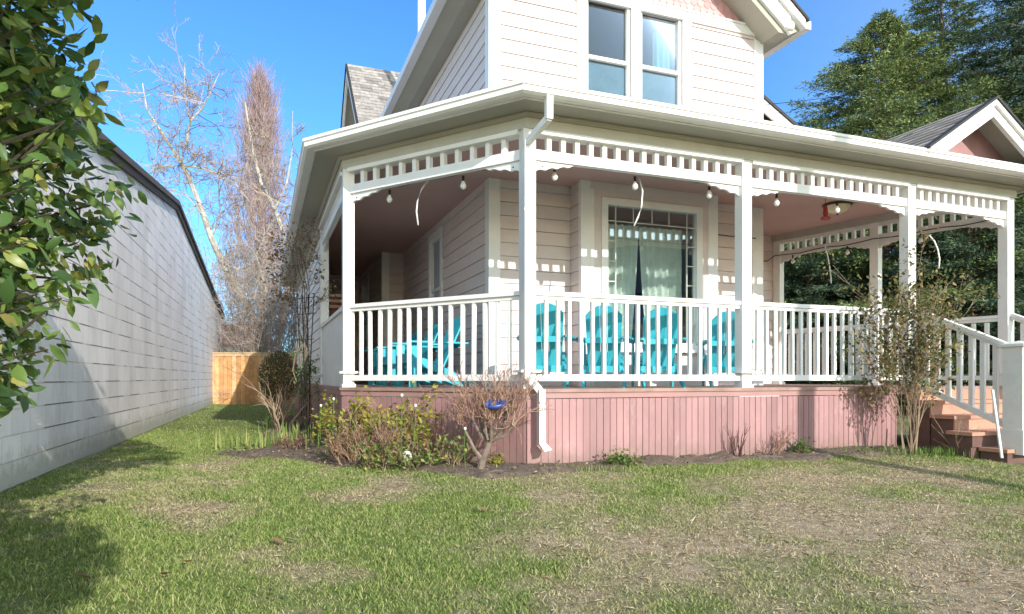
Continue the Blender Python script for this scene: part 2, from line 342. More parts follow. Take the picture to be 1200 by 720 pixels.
# ================================================================== SETTING
def build_ground():
    xs = np.unique(np.concatenate([np.linspace(-300, -14, 14), np.arange(-14, -8, 1.), np.arange(-8, 9, .11), np.arange(9, 14, 1.), np.linspace(14, 300, 14)]))
    ys = np.unique(np.concatenate([np.linspace(-200, -6, 12), np.arange(-6, 1, .7), np.arange(1, 11, .11), np.arange(11, 26, .5), np.linspace(26, 500, 16)]))
    X, Y = np.meshgrid(xs, ys); Z = gz(X, Y); D = dryness(X, Y)
    V = np.stack([X, Y, Z], -1).reshape(-1, 3); nx = len(xs); ny = len(ys)
    i, j = np.meshgrid(np.arange(nx - 1), np.arange(ny - 1)); a = (j * nx + i).ravel()
    o = npmesh('lawn', V, [np.stack([a, a + 1, a + nx + 1, a + nx], 1)], 'lawn', smooth=True, attr={'dry': D.ravel()})
    tag(o, kind='structure')
def vnoise(x, y, s, seed):
    r = np.random.default_rng(seed).random((64, 64)); x = np.asarray(x) * s; y = np.asarray(y) * s
    i = np.floor(x).astype(int); j = np.floor(y).astype(int); fx = x - i; fy = y - j; fx = fx * fx * (3 - 2 * fx); fy = fy * fy * (3 - 2 * fy)
    g = lambda a, b: r[a % 64, b % 64]
    return (g(i, j) * (1 - fx) + g(i + 1, j) * fx) * (1 - fy) + (g(i, j + 1) * (1 - fx) + g(i + 1, j + 1) * fx) * fy
# dead patches: photo pixel, radius in px (x, y), weight
PATCH = [(255, 545, 45, 16, .8), (200, 598, 70, 16, .75), (385, 662, 60, 14, .75), (650, 590, 60, 20, .3), (720, 650, 110, 40, .35), (930, 610, 170, 45, .5),
         (1080, 640, 130, 50, .5), (860, 690, 150, 40, .4), (600, 700, 110, 30, .35), (440, 575, 60, 12, .55), (1000, 565, 160, 14, .45), (110, 560, 60, 14, .5), (1130, 700, 100, 40, .5), (640, 560, 80, 8, .3),
         (220, 690, 60, 20, -.4), (520, 610, 90, 30, -.35), (330, 600, 70, 30, -.3), (160, 640, 80, 30, -.35), (250, 505, 90, 25, -.7), (420, 640, 60, 20, -.2), (700, 580, 60, 12, -.2)]
def dryness(x, y):
    x = np.asarray(x, float); y = np.asarray(y, float)
    yy = np.maximum(y, .6); px = CX + F * x / yy; py = HY + F * (EYE - gz(x, y)) / yy
    px = px + (vnoise(x, y, 1.6, 3) - .5) * 60; py = py + (vnoise(x, y, 1.6, 4) - .5) * 26
    d = .13 + .12 * np.clip((px - 500) / 300, -.5, 1)
    for cx, cy, rx, ry, w in PATCH:
        d = d + w * np.exp(-((px - cx) / rx) ** 2 - ((py - cy) / ry) ** 2)
    d = d + (vnoise(x, y, 2.3, 5) - .5) * .75 + (vnoise(x, y, 5.5, 6) - .5) * .5 + (vnoise(x, y, 13, 8) - .5) * .42
    return np.clip(d, 0, 1)
WALLX = lambda y: -2.02 - .357 * y
def inside_house(x, y, m=0.0):
    u, v = uv_of(x, y)
    ch = -.788 * u - .616 * v           # outward chamfer distance
    return (u > -1.52 - m) & (v > -.08 - m) & (ch < .08 + m)
BED = lambda u, v, x, y: ((v > -.62 + .17 * np.sin(u * 2.3) + .1 * np.sin(u * 5.1 + 1)) & (u > -.2) & (u < 5.3))
def bed_mask(x, y):
    u, v = uv_of(x, y)
    ch = -.788 * u - .616 * v
    w = (vnoise(x, y, 2.2, 11) - .5) * .3
    a = (v > -.50 + w) & (u > -.3) & (u < 5.2) & (v < .2)
    b = (ch < .95 + w * 1.2) & (v > -.62 + w) & (v < 2.3) & (u < .4) & (u > -2.9)
    c = (u > -2.35 + w) & (u < -1.3) & (v > 1.5) & (v < 9)
    return a | b | c
def build_grass():
    n = 680000
    z = 2.3 + rng.random(n) ** 1.05 * 7.2 + np.abs(rng.normal(0, 1.3, n)) * rng.random(n)
    x = (rng.random(n) - .5) * (2 * .80 * z + 1.6)
    n2 = 60000; z2 = 6.5 + 14.8 * rng.random(n2) ** .8; x2 = rng.uniform(-10, -1.2, n2)
    x = np.concatenate([x, x2]); z = np.concatenate([z, z2])
    k = (x > WALLX(z) + .05) & ~inside_house(x, z, .02)
    u, v = uv_of(x, z)
    k &= ~((u > 4.85) & (v > -1.35))
    bm = bed_mask(x, z) & bed_mask(x + .13, z) & bed_mask(x - .13, z) & bed_mask(x, z + .13) & bed_mask(x, z - .13); bn = vnoise(x, z, 7, 41); k &= ~bm | ((rng.random(len(x)) < .25) & (bn > .66))
    x, z = x[k], z[k]; d = np.clip(dryness(x, z) + rng.normal(0, .08, len(x)), 0, 1)
    k = rng.random(len(x)) < 1 - .35 * d; x, z, d = x[k], z[k], d[k]; n = len(x)
    tuft = .55 * vnoise(x, z, 9, 21) + .45 * vnoise(x, z, 3.4, 22)
    h = (.014 + .021 * rng.random(n)) * (1 - .35 * d) * (.45 + 1.1 * tuft); h *= np.where(rng.random(n) < .02, 1.6, 1)
    w = (.0012 + .0014 * rng.random(n)) * (.75 + z / 9)
    th = rng.random(n) * 2 * np.pi; lean = (.35 + .9 * rng.random(n)) * (1 + 1.1 * d); ph = rng.random(n) * 2 * np.pi
    nz = 1 / np.sqrt(1 + lean ** 2)
    tip = np.stack([np.cos(ph) * lean * nz, np.sin(ph) * lean * nz, nz], 1) * h[:, None]
    base = np.stack([x, z, gz(x, z) - .004], 1); s = np.stack([np.cos(th) * w, np.sin(th) * w, 0 * w], 1)
    mid = tip * .55 + np.stack([0 * h, 0 * h, h * .16], 1)
    V = np.stack([base - s, base + s, base + mid + s * .8, base + mid - s * .8, base + tip], 1).reshape(-1, 3)
    b = np.arange(n)[:, None] * 5
    o = npmesh('grass', V, [b + np.array([[0, 1, 2, 3]]), b + np.array([[3, 2, 4]])], 'blade', attr={'dry': np.repeat(d, 5)})
    tag(o, 'short patchy winter grass covering the lawn', 'grass', kind='stuff')
def build_weeds():
    n = 9000; z = 2.4 + rng.random(n) * 6; x = (rng.random(n) - .5) * (1.7 * z + 1); k = (x > WALLX(z) + .1) & ~bed_mask(x, z) & ~inside_house(x, z, .1) & (vnoise(x, z, 2.4, 51) > .62) & (dryness(x, z) < .5)
    x, z = x[k], z[k]; n = len(x); P = np.stack([x, z, gz(x, z) + .012 + .012 * rng.random(n)], 1); D = rdir(n); D[:, 2] = np.abs(D[:, 2]) * .4
    o = leafmesh('lawn_weeds', P, D, rdir(n) * .4 + np.array([0, 0, 1.]), rng.uniform(.012, .034, n), rng.uniform(.010, .022, n), 'leaf_green', simple=True); tag(o, 'small broad leaved weeds among the lawn grass', 'weeds', kind='stuff')
    n = 13000; z = 2.3 + rng.random(n) * 6.5; x = (rng.random(n) - .5) * (1.7 * z + 1); k = (x > WALLX(z) + .1) & ~bed_mask(x, z) & ~inside_house(x, z, .1) & (dryness(x, z) > .35 + .3 * rng.random(n))
    x, z = x[k], z[k]; n = len(x); P = np.stack([x, z, gz(x, z) + .008 + .014 * rng.random(n)], 1); D = rdir(n); D[:, 2] *= .15
    o = leafmesh('dry_thatch', P, D, rdir(n) * .3 + np.array([0, 0, 1.]), rng.uniform(.03, .09, n), rng.uniform(.0025, .006, n), 'straw', simple=True); tag(o, 'matted pale dead grass lying in the bare lawn patches', 'dead grass', kind='stuff')
M['straw'] = island('straw', [(0, (.30, .21, .14)), (.5, (.55, .44, .31)), (1, (.72, .63, .48))], .8)
build_ground(); build_grass(); build_weeds()

def build_bed():
    xs = np.arange(-5.6, 6.2, .03); ys = np.arange(5.0, 15, .03)
    X, Y = np.meshgrid(xs, ys); m = bed_mask(X, Y)
    mf = m.astype(float)
    for _ in range(12):
        mf = (mf + np.roll(mf, 1, 0) + np.roll(mf, -1, 0) + np.roll(mf, 1, 1) + np.roll(mf, -1, 1)) / 5
    mf = np.clip(mf * 2 - 1, 0, 1) + .5 * (vnoise(X, Y, 9, 33) - .5) * (mf < .99)
    Z = gz(X, Y) - .022 + mf * (.036 + .05 * np.maximum(0, vnoise(X, Y, 5, 31) - .25) + .02 * vnoise(X, Y, 14, 32))
    nx = len(xs); cm = m[:-1, :-1] & m[1:, :-1] & m[:-1, 1:] & m[1:, 1:]
    j, i = np.nonzero(cm); a = j * nx + i
    Fq = np.stack([a, a + 1, a + nx + 1, a + nx], 1)
    used, inv = np.unique(Fq.ravel(), return_inverse=True)
    V = np.stack([X, Y, Z], -1).reshape(-1, 3)[used]
    o = npmesh('flower_bed', V, [inv.reshape(-1, 4)], 'soil', smooth=True); tag(o, kind='structure')
    # litter on the bed
    n = 15000; x = rng.uniform(-5.4, 6, n); y = rng.uniform(5.1, 13, n); k = bed_mask(x, y) & ~inside_house(x, y, .0); x, y = x[k], y[k]; n = len(x)
    P = np.stack([x, y, gz(x, y) + .035 + .03 * rng.random(n)], 1); D = rdir(n); D[:, 2] *= .3
    Nn = rdir(n) * .5 + np.array([0, 0, 1.]); o = leafmesh('leaf_litter', P, D, Nn, rng.uniform(.015, .06, n), rng.uniform(.006, .026, n), 'litter', simple=True)
    tag(o, 'dry brown leaf litter scattered over the flower bed soil', 'leaf litter', kind='stuff')
build_bed()

# ================================================================== HOUSE
H = empty('house', (OX, OY, 0), math.atan2(UY, UX))
tag(H, 'pale pink two storey victorian house with white wraparound porch', 'house')
DECK, RAIL, FT, CEIL, GT = .74, 1.67, 3.19, 3.295, 3.435
C = {'c1': Vector((0, 0)), 'c2': Vector((2.526, 0)), 'c3': Vector((4.986, 0)), 'c4': Vector((6.766, 0)), 'c0': Vector((-1.444, 1.845)), 'cm': Vector((-1.444, 4.9)), 'r1': Vector((6.36, 1.62)), 'r2': Vector((5.97, 3.22))}
PATH = [Vector((-1.444, 13.2)), C['c0'], C['c1'], C['c4'], Vector((5.94, 3.3))]
def off(path, d):
    """offset polyline outward (to its right-hand side walking back-left -> front -> right)"""
    out = []
    for i, p in enumerate(path):
        ns = []
        for a, b in ((i - 1, i), (i, i + 1)):
            if a >= 0 and b < len(path):
                t = (path[b] - path[a]).normalized(); ns.append(Vector((t.y, -t.x)))
        if len(ns) == 1: out.append(p + ns[0] * d)
        else:
            m = (ns[0] + ns[1]).normalized(); out.append(p + m * (d / max(.3, m.dot(ns[0]))))
    return out
# outward check: walking from back-left forward, outward is -u : t=(0,-1) -> (t.y,-t.x)=(-1,0)
def sweep(prof, path, closed=True):
    mb = MB(); k = len(prof); rings = [off(path, d) for d, z in prof]
    vs = [(rings[j][i].x, rings[j][i].y, prof[j][1]) for i in range(len(path)) for j in range(k)]
    fs = [(i * k + j, (i + 1) * k + j, (i + 1) * k + (j + 1) % k, i * k + (j + 1) % k) for i in range(len(path) - 1) for j in range(k if closed else k - 1)]
    if closed: fs += [tuple(range(k)), tuple((len(path) - 1) * k + j for j in range(k - 1, -1, -1))]
    return mb.add(vs, fs)
def segsweep(name, prof, mat, parts, parent=H):
    for i in parts: sweep(prof, PATH[i:i + 2] if False else PATH, True)
sweep([(.385, 3.335), (.455, 3.335), (.488, 3.352), (.488, 3.398), (.503, 3.404), (.503, GT), (.492, GT), (.492, 3.412), (.476, 3.40), (.476, 3.36), (.40, 3.348), (.40, GT), (.385, GT)], PATH).build('gutter', 'white', H)
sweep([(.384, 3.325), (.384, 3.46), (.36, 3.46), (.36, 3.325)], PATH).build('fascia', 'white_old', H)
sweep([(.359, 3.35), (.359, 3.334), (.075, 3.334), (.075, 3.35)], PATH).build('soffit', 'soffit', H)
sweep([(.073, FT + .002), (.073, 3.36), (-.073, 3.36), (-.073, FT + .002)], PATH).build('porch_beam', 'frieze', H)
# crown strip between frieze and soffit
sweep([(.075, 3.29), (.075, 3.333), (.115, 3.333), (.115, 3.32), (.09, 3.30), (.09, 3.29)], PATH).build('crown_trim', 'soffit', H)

def poly_slab(name, pts, z0, z1, mat):
    mb = MB(); k = len(pts); vs = [(p[0], p[1], z1) for p in pts] + [(p[0], p[1], z0) for p in pts]
    mb.add(vs, [tuple(range(k)), tuple(range(2 * k - 1, k - 1, -1))] + [(i, i + k, (i + 1) % k + k, (i + 1) % k) for i in range(k)])
    return mb.build(name, mat, H)
inner = off(PATH, -.074)
poly_slab('porch_ceiling', [inner[0], inner[1], inner[2], inner[3], inner[4], Vector((4.4, 3.4)), Vector((.3, 3.4)), Vector((.3, 13.2))], CEIL, CEIL + .03, 'ceiling')
dk = off(PATH, .10)
poly_slab('porch_deck', [dk[0], dk[1], dk[2], dk[3], dk[4], Vector((4.4, 3.35)), Vector((.3, 3.35)), Vector((.3, 13.2))], DECK - .035, DECK, 'deck')
# rim under deck
sweep([(.085, DECK - .09), (.085, DECK - .037), (.03, DECK - .037), (.03, DECK - .09)], PATH).build('deck_rim', 'pinktrim', H)
# porch roof: slopes from gutter to walls
ro = off(PATH, .47)
def roof_quad(name, a, b, c, d, mat='shingle'):
    """a,b eave (left,right); d,c top (left,right). rows of shingle tabs"""
    a, b, c, d = map(Vector, (a, b, c, d)); n = (b - a).cross(d - a).normalized()
    rows = max(1, int(((d - a).length) / .14)); mb = MB()
    for r in range(rows):
        t0, t1 = r / rows, min(1, (r + 1.25) / rows)
        l0, r0, l1, r1 = a.lerp(d, t0), b.lerp(c, t0), a.lerp(d, t1), b.lerp(c, t1)
        w = (r0 - l0).length; s = -random.uniform(0, .2)
        while s < w:
            e = min(w, s + random.choice((.14, .17, .2, .25))); s0 = max(0, s); 
            f0, f1 = s0 / max(w, 1e-6), (e - .004) / max(w, 1e-6)
            if f1 > f0:
                p, q, x, y = l0.lerp(r0, f0) + n * .022, l0.lerp(r0, f1) + n * .022, l1.lerp(r1, f1) + n * .008, l1.lerp(r1, f0) + n * .008
                mb.add([p, q, x, y, p - n * .014, q - n * .014], [(0, 1, 2, 3), (4, 5, 1, 0)])
            s = e
    return mb
ZR = 4.02
tri = [((ro[0].x, ro[0].y, GT), (ro[1].x, ro[1].y, GT), (.30, 1.9, ZR), (.30, 13.2, ZR)), ((ro[1].x, ro[1].y, GT), (ro[2].x, ro[2].y, GT), (.31, 1.89, ZR), (.30, 1.9, ZR)),
       ((ro[2].x, ro[2].y, GT), (ro[3].x, ro[3].y, GT), (5.6, 1.9, ZR), (.30, 1.9, ZR)), ((ro[3].x, ro[3].y, GT), (ro[4].x, ro[4].y, GT), (5.4, 3.4, ZR), (5.6, 1.9, ZR))]
mb = MB()
for q in tri:
    n = len(mb.v); mb.add(q, [(0, 1, 2, 3)])
    mb.add([(p[0], p[1], p[2] - .05) for p in q], [(3, 2, 1, 0)])
pr = mb.build('porch_roof', 'shingle', H)

# ---- walls: lap siding
EXP = .168
def siding(mb, o, a, n, lim, z0, z1, exp=EXP):
    """o,a,n: 2D origin, along, outward normal; lim(z)->(s0,s1)"""
    k = math.floor(z0 / exp)
    while k * exp < z1 - 1e-4:
        zb, zt = max(z0, k * exp), min(z1, (k + 1) * exp)
        if zt - zb > .004:
            fb = .020 - .016 * ((zb - k * exp) / exp); ft = .020 - .016 * ((zt - k * exp) / exp)
            a0, a1 = lim(zb); b0, b1 = lim(zt - 1e-4)
            if a1 > a0 + .01:
                b1 = max(b1, b0)
                P = lambda s, f, z: (o.x + a.x * s + n.x * f, o.y + a.y * s + n.y * f, z)
                g = min(.0045, (zt - zb) * .4)
                mb.add([P(a0, fb, zb + g), P(a1, fb, zb + g), P(b1, ft, zt), P(b0, ft, zt), P(a0, -.016, zb + g), P(a1, -.016, zb + g), P(a0, -.016, zb), P(a1, -.016, zb), P(a0, .003, zb), P(a1, .003, zb)], [(0, 1, 2, 3), (4, 5, 1, 0), (6, 7, 5, 4), (8, 9, 7, 6)])
        k += 1
    return mb
def wall(name, o, a, n, L_, z0, z1, holes=(), lim=None, mat='siding'):
    o, a, n = Vector(o), Vector(a), Vector(n); mb = MB()
    cuts = sorted({z0, z1, *[h[2] for h in holes], *[h[3] for h in holes]})
    for zb, zt in zip(cuts[:-1], cuts[1:]):
        hs = sorted([(h[0], h[1]) for h in holes if h[2] < zt - 1e-4 and h[3] > zb + 1e-4])
        s = 0.0; spans = []
        for h in hs: spans.append((s, h[0])); s = h[1]
        spans.append((s, L_))
        for s0, s1 in spans:
            if s1 - s0 > .01:
                f = (lambda z, s0=s0, s1=s1: (s0, s1)) if lim is None else (lambda z, s0=s0, s1=s1: (max(s0, lim(z)[0]), min(s1, lim(z)[1])))
                siding(mb, o, a, n, f, zb, zt)
    return mb.build(name, mat, H)
U, V_, NF, NL = (1, 0), (0, 1), (0, -1), (-1, 0)
UW0, UW1, VF = .267, 4.40, 1.877
BU0, BU1, BV = 1.36, 3.35, 1.545
RID, WT, SL = 2.3335, EYE + 4.83, .75         # ridge u, wall top, roof slope
# front wall, lower: bay cut out ; upper: window cut out ; up to gable trim
uwz0, uwz1 = EYE + 2.9, EYE + 4.98
wall('front_wall', (UW0, VF), U, NF, UW1 - UW0, DECK, EYE + 5.0, holes=[(BU0 - UW0, BU1 - UW0, DECK, CEIL + .3), (1.46 - UW0, 3.17 - UW0, uwz0, EYE + 5.0)],
     lim=lambda z: (max(0, (z - WT) / SL), UW1 - UW0 - max(0, (z - WT) / SL)))
wall('side_wall', (UW0, 7.15), (0, -1), NL, 7.15 - VF, DECK, CEIL + .02, holes=[(7.15 - 5.0, 7.15 - 4.1, 1.42, EYE + 2.36)])
wall('side_wall', (UW0, 9.2), (0, -1), NL, 9.2 - VF, 3.9, WT + .05)
wall('jog_wall', (-.1415, 7.15), U, NF, .4085, DECK, CEIL + .02)
wall('side_wall', (-.1415, 12.2), (0, -1), NL, 5.05, DECK, CEIL + .02, holes=[(12.2 - 10.0, 12.2 - 8.9, 1.5, EYE + 2.3)])
wall('side_wall', (UW1, VF), V_, (1, 0), 7.3, DECK, WT + .05)
wall('entry_wall', (UW1, 3.3), U, NF, 5.94 - UW1, DECK, CEIL + .02)
wall('bay_side_wall', (BU0, VF), (0, -1), NL, VF - BV, DECK, CEIL + .02)
wall('bay_side_wall', (BU1, BV), V_, (1, 0), VF - BV, DECK, CEIL + .02)
wall('porch_end_wall', (-1.40, 10.4), U, NF, 1.26, DECK, CEIL + .02)
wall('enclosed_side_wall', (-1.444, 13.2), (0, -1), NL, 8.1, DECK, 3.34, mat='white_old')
# corner boards
def cboard(u0, u1, v0, v1, z0, z1): return MB().box(u0, u1, v0, v1, z0, z1).build('corner_board', 'white', H)
cboard(UW0 - .028, UW0 + .12, VF - .030, VF + .12, DECK, CEIL); cboard(UW0 - .028, UW0 + .12, VF - .030, VF + .12, 3.9, WT + .12)
cboard(UW1 - .16, UW1 + .03, VF - .030, VF + .15, DECK, CEIL); cboard(UW1 - .13, UW1 + .03, VF - .030, VF + .12, 3.9, WT + .04)
cboard(-.17, -.03, 7.12, 7.25, DECK, CEIL); cboard(BU0 - .028, BU0 + .10, BV - .028, BV + .05, DECK, CEIL); cboard(BU1 - .10, BU1 + .028, BV - .028, BV + .05, DECK, CEIL)
cboard(-1.475, -1.36, 5.05, 5.16, DECK, 3.33)
# ceiling trim along house walls
for bb in ((UW0 + .12, BU0 - .03, VF - .024, VF, CEIL - .10, CEIL), (UW0 - .026, UW0, VF + .12, 7.15, CEIL - .07, CEIL), (BU1 + .03, UW1 - .16, VF - .024, VF, CEIL - .10, CEIL), (-.165, -.14, 7.25, 12, CEIL - .07, CEIL)):
    MB().box(*bb).build('ceiling_trim', 'siding', H)

# ---- front gable above the trim band
GZ0 = EYE + 4.92
mb = MB(); mb.box(UW0 + (GZ0 - WT) / SL - .02, UW1 - (GZ0 - WT) / SL + .02, VF - .045, VF + .0, GZ0, GZ0 + .12); mb.box(UW0 + .3, UW1 - .3, VF - .06, VF, GZ0 + .121, GZ0 + .145); mb.build('gable_trim', 'white', H)
mb = MB(); row = 0; z = GZ0 + .15
MB().add([(UW0 + .3, VF + .01, GZ0), (UW1 - .3, VF + .01, GZ0), (RID, VF + .01, WT + SL * 2.06)], [(0, 1, 2)]).build('gable_backing', 'pinktrim', H)
while z < 7.4:
    hw = (UW1 - UW0) / 2 - max(0, (z - WT) / SL); s = -hw + (.055 if row % 2 else 0)
    while s < hw:
        w = .108; uc = RID + s; k = 6
        arc = [(uc + w / 2 * math.cos(math.pi + math.pi * i / k), z - .03 + .05 * math.sin(math.pi + math.pi * i / k)) for i in range(k + 1)]
        vs = [(a[0], VF - .022, a[1]) for a in arc] + [(uc + w / 2, VF - .006, z + .12), (uc - w / 2, VF - .006, z + .12)]
        lo = [(a[0], VF - .006, a[1]) for a in arc]
        mb.add(vs + lo, [tuple(range(k + 3))] + [(i, i + k + 3, i + k + 4, i + 1) for i in range(k)])
        s += .11
    z += .088; row += 1
mb.build('shingle_panel', 'fish', H)

# ---- main roof
RV0, RV1 = 1.45, 12.5
EH, EW = EYE + 5.05, 2.47            # eave top height, half width
for sgn in (-1, 1):
    a = (RID + sgn * EW, RV0, EH); b = (RID + sgn * EW, RV1, EH); c = (RID, RV1, EH + SL * EW); d = (RID, RV0, EH + SL * EW)
    rs = empty('roof'); rs.parent = H
    mm = roof_quad('roof', b, a, d, c) if sgn < 0 else roof_quad('roof', a, b, c, d)
    mm.build('roof_shingles', 'shingle', rs)
    # sheathing body with sloped underside and level eave soffit
    prof = [(RID, EH + SL * EW - .012), (RID + sgn * EW, EH - .012), (RID + sgn * (EW - .02), EH - .03), (RID + sgn * (EW - .02), EH - .12)]
    mb = MB(); vs = [(p[0], v, p[1]) for v in (RV0 + .05, RV1) for p in [(RID, EH + SL * EW - .012), (RID + sgn * EW, EH - .012), (RID + sgn * (EW - .02), EH - .12), (RID + sgn * (EW - .22), WT + .0), (RID + sgn * 2.06, WT + .0), (RID, WT + .0 + SL * 2.06)]]
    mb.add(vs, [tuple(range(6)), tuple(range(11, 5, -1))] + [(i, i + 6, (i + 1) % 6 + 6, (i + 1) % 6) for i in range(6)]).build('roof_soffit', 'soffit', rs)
    # barge board on the rake: board, upper moulding, dark shingle edge
    def rake(name, w0, w1, d0, d1, v0, v1, mat):
        mb = MB(); vs = []
        for v in (v0, v1):
            for w, dz in ((w0, d0), (w1, d0), (w1, d1), (w0, d1)): vs.append((RID + sgn * w, v, EH + SL * (EW - w) + dz))
        mb.add(vs, [(0, 1, 2, 3), (7, 6, 5, 4), (0, 4, 5, 1), (1, 5, 6, 2), (2, 6, 7, 3), (3, 7, 4, 0)]).build(name, mat, rs)
    rake('barge_board', 0, EW - .24, -.42, -.16, RV0, RV0 + .048, 'white')
    rake('rake_moulding', 0, EW - .03, -.159, -.03, RV0 - .05, RV0 + .048, 'white')
    rake('shingle_edge', 0, EW + .02, -.028, .012, RV0 - .075, RV0 + .049, 'dark')
    MB().lathe([(0, 0), (.05, .005), (.075, .03), (.085, .07), (.075, .11), (.05, .135), (0, .14)], 12, (RID + sgn * (EW - .27), RV0 + .02, EH - .2)).build('rake_drop', 'white', rs, True)
    # eave gutter
    s0, s1 = sorted((RID + sgn * (EW - .03), RID + sgn * (EW + .09)))
    MB().box(s0, s1, RV0 - .03, RV1, EH - .13, EH - .015).build('eave_gutter', 'white', rs)
# window pair upstairs
def dh_window(name, plane, s0, s1, z0, z1, rail, trim, frame, glass, cur, curmat, inner_dir, screen=True):
    """plane(s, depth, z) -> local point; depth>0 is outward"""
    w = empty(name); w.parent = H
    def bx(nm, a0, a1, b0, b1, c0, c1, mat):
        mb = MB(); vs = [plane(a, d, c) for c in (c0, c1) for a, d in ((a0, b0), (a1, b0), (a1, b1), (a0, b1))]
        mb.add(vs, [(0, 3, 2, 1), (4, 5, 6, 7), (0, 1, 5, 4), (1, 2, 6, 5), (2, 3, 7, 6), (3, 0, 4, 7)]); return mb.build(nm, mat, w)
    t, f = trim, frame
    mb = MB()
    def cat(nm, boxes, mat):
        mb = MB()
        for a0, a1, b0, b1, c0, c1 in boxes:
            vs = [plane(a, d, c) for c in (c0, c1) for a, d in ((a0, b0), (a1, b0), (a1, b1), (a0, b1))]
            mb.add(vs, [(0, 3, 2, 1), (4, 5, 6, 7), (0, 1, 5, 4), (1, 2, 6, 5), (2, 3, 7, 6), (3, 0, 4, 7)])
        return mb.build(nm, mat, w)
    cat('casing', [(s0 - t, s0, -.02, .035, z0 - .02, z1), (s1, s1 + t, -.02, .035, z0 - .02, z1), (s0 - t, s1 + t, -.02, .036, z1 + .001, z1 + t * .8)], 'white')
    cat('sill', [(s0 - t - .03, s1 + t + .03, -.02, .07, z0 - .07, z0 - .021)], 'white')
    cat('sash', [(s0, s0 + f, -.06, .005, z0, z1 - .001), (s1 - f, s1, -.06, .005, z0, z1 - .001), (s0 + f, s1 - f, -.06, .005, z1 - f, z1 - .001), (s0 + f, s1 - f, -.06, .01, rail - f / 2, rail + f / 2), (s0 + f, s1 - f, -.06, .005, z0, z0 + f)], 'white')
    cat('upper_pane', [(s0 + f, s1 - f, -.045, -.04, rail + f / 2, z1 - f)], glass)
    cat('lower_pane', [(s0 + f, s1 - f, -.045, -.04, z0 + f, rail - f / 2)], glass)
    if screen: cat('screen', [(s0 + f, s1 - f, -.054, -.05, z0 + f, rail - f / 2)], 'screen')
    return w
pf = lambda s, d, z: (s, VF - d, z)
for s0, s1 in ((1.565, 2.235), (2.375, 3.045)):
    w = dh_window('window', pf, s0, s1, uwz0, EYE + 4.98, EYE + 4.19, .10 if False else .0, .045, 'glass_up', None, None, 1)
# joint casing around the pair
mb = MB()
for a, b in ((1.435, 1.564), (2.236, 2.374), (3.046, 3.185)): mb.box(a, b, VF - .036, VF + .06, uwz0 - .05, EYE + 4.985)
mb.build('window_casing', 'white', H)
def curtain_bm(u0, u1, v, z0, z1, amp=.03, n=60, wl=.12, taper=None):
    mb = MB(); vs = []; fs = []; nz = 10
    for j in range(nz + 1):
        z = z0 + (z1 - z0) * j / nz
        for i in range(n + 1):
            t = i / n
            a, b = (u0, u1) if taper is None else taper(j / nz)
            u = a + (b - a) * t
            vs.append((u, v + amp * math.sin(2 * math.pi * (u0 + (u1 - u0) * t) / wl) + .3 * amp * math.sin(17 * t + 3), z))
    for j in range(nz):
        for i in range(n): q = j * (n + 1) + i; fs.append((q, q + 1, q + n + 2, q + n + 1))
    return mb.add(vs, fs)
curtain_bm(2.72, 3.0, VF + .18, uwz0, EYE + 4.8, .025, 30, .09).build('curtain', 'curtain_up', H, True)
# rooms behind the glass
def room(u0, u1, v0, v1, z0, z1, mat='room'):
    mb = MB(); vs = [(u0, v0, z0), (u1, v0, z0), (u1, v1, z0), (u0, v1, z0), (u0, v0, z1), (u1, v0, z1), (u1, v1, z1), (u0, v1, z1)]
    mb.add(vs, [(0, 1, 2, 3), (7, 6, 5, 4), (1, 5, 6, 2), (2, 6, 7, 3), (3, 7, 4, 0)]); mb.build('interior_room', mat, H)
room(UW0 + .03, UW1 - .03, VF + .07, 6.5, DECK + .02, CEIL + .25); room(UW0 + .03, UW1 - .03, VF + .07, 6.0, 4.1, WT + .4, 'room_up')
# side wall windows
pl = lambda s, d, z: (UW0 - d, s, z)
dh_window('window', pl, 4.22, 4.88, 1.45, EYE + 2.26, EYE + 1.42, .11, .05, 'glass', None, None, 1, False)
pl2 = lambda s, d, z: (-.1415 - d, s, z)
dh_window('window', pl2, 9.0, 9.9, 1.55, EYE + 2.2, EYE + 1.3, .11, .05, 'glass', None, None, 1, False)
MB().box(.1, .15, 8.0, 11, .8, 3.2).build('interior_room', 'room', H)

# ---- bay window
B = empty('bay_window'); B.parent = H
gu0, gu1, gz0, gz1 = 1.70, 3.03, 1.30, EYE + 2.18
mb = MB()
mb.box(BU0 + .10, gu0 - .09, BV - .02, BV + .04, DECK, CEIL); mb.box(gu1 + .09, BU1 - .10, BV - .02, BV + .04, DECK, CEIL)
mb.box(gu0 - .09, gu1 + .09, BV - .02, BV + .04, gz1 + .10, CEIL); mb.box(gu0 - .09, gu1 + .09, BV - .02, BV + .04, DECK, gz0 - .1)
mb.build('casing_panel', 'siding', B)
mb = MB(); f = .09
mb.box(gu0 - f, gu0, BV - .045, BV + .05, gz0 - .08, gz1 + .09); mb.box(gu1, gu1 + f, BV - .045, BV + .05, gz0 - .08, gz1 + .09)
mb.box(gu0, gu1, BV - .045, BV + .05, gz1, gz1 + .09); mb.box(gu0, gu1, BV - .045, BV + .05, gz0 - .08, gz0)
mb.box(gu0 - f - .15, gu0 - f - .1, BV - .032, BV - .021, DECK, CEIL - .1); mb.box(gu1 + f + .1, gu1 + f + .15, BV - .032, BV - .021, DECK, CEIL - .1)
mb.build('frame', 'white', B)
MB().box(gu0 - .16, gu1 + .16, BV - .10, BV - .046, gz0 - .13, gz0 - .085).build('sill', 'white', B)
MB().box(gu0, gu1, BV + .01, BV + .016, gz0, gz1).build('pane', 'glass', B)
mb = MB(); bw = .012; zt = gz1 - .19; ul, ur = gu0 + .13, gu1 - .13
for z in (zt,): mb.box(gu0, gu1, BV - .002, BV + .008, z - bw / 2, z + bw / 2)
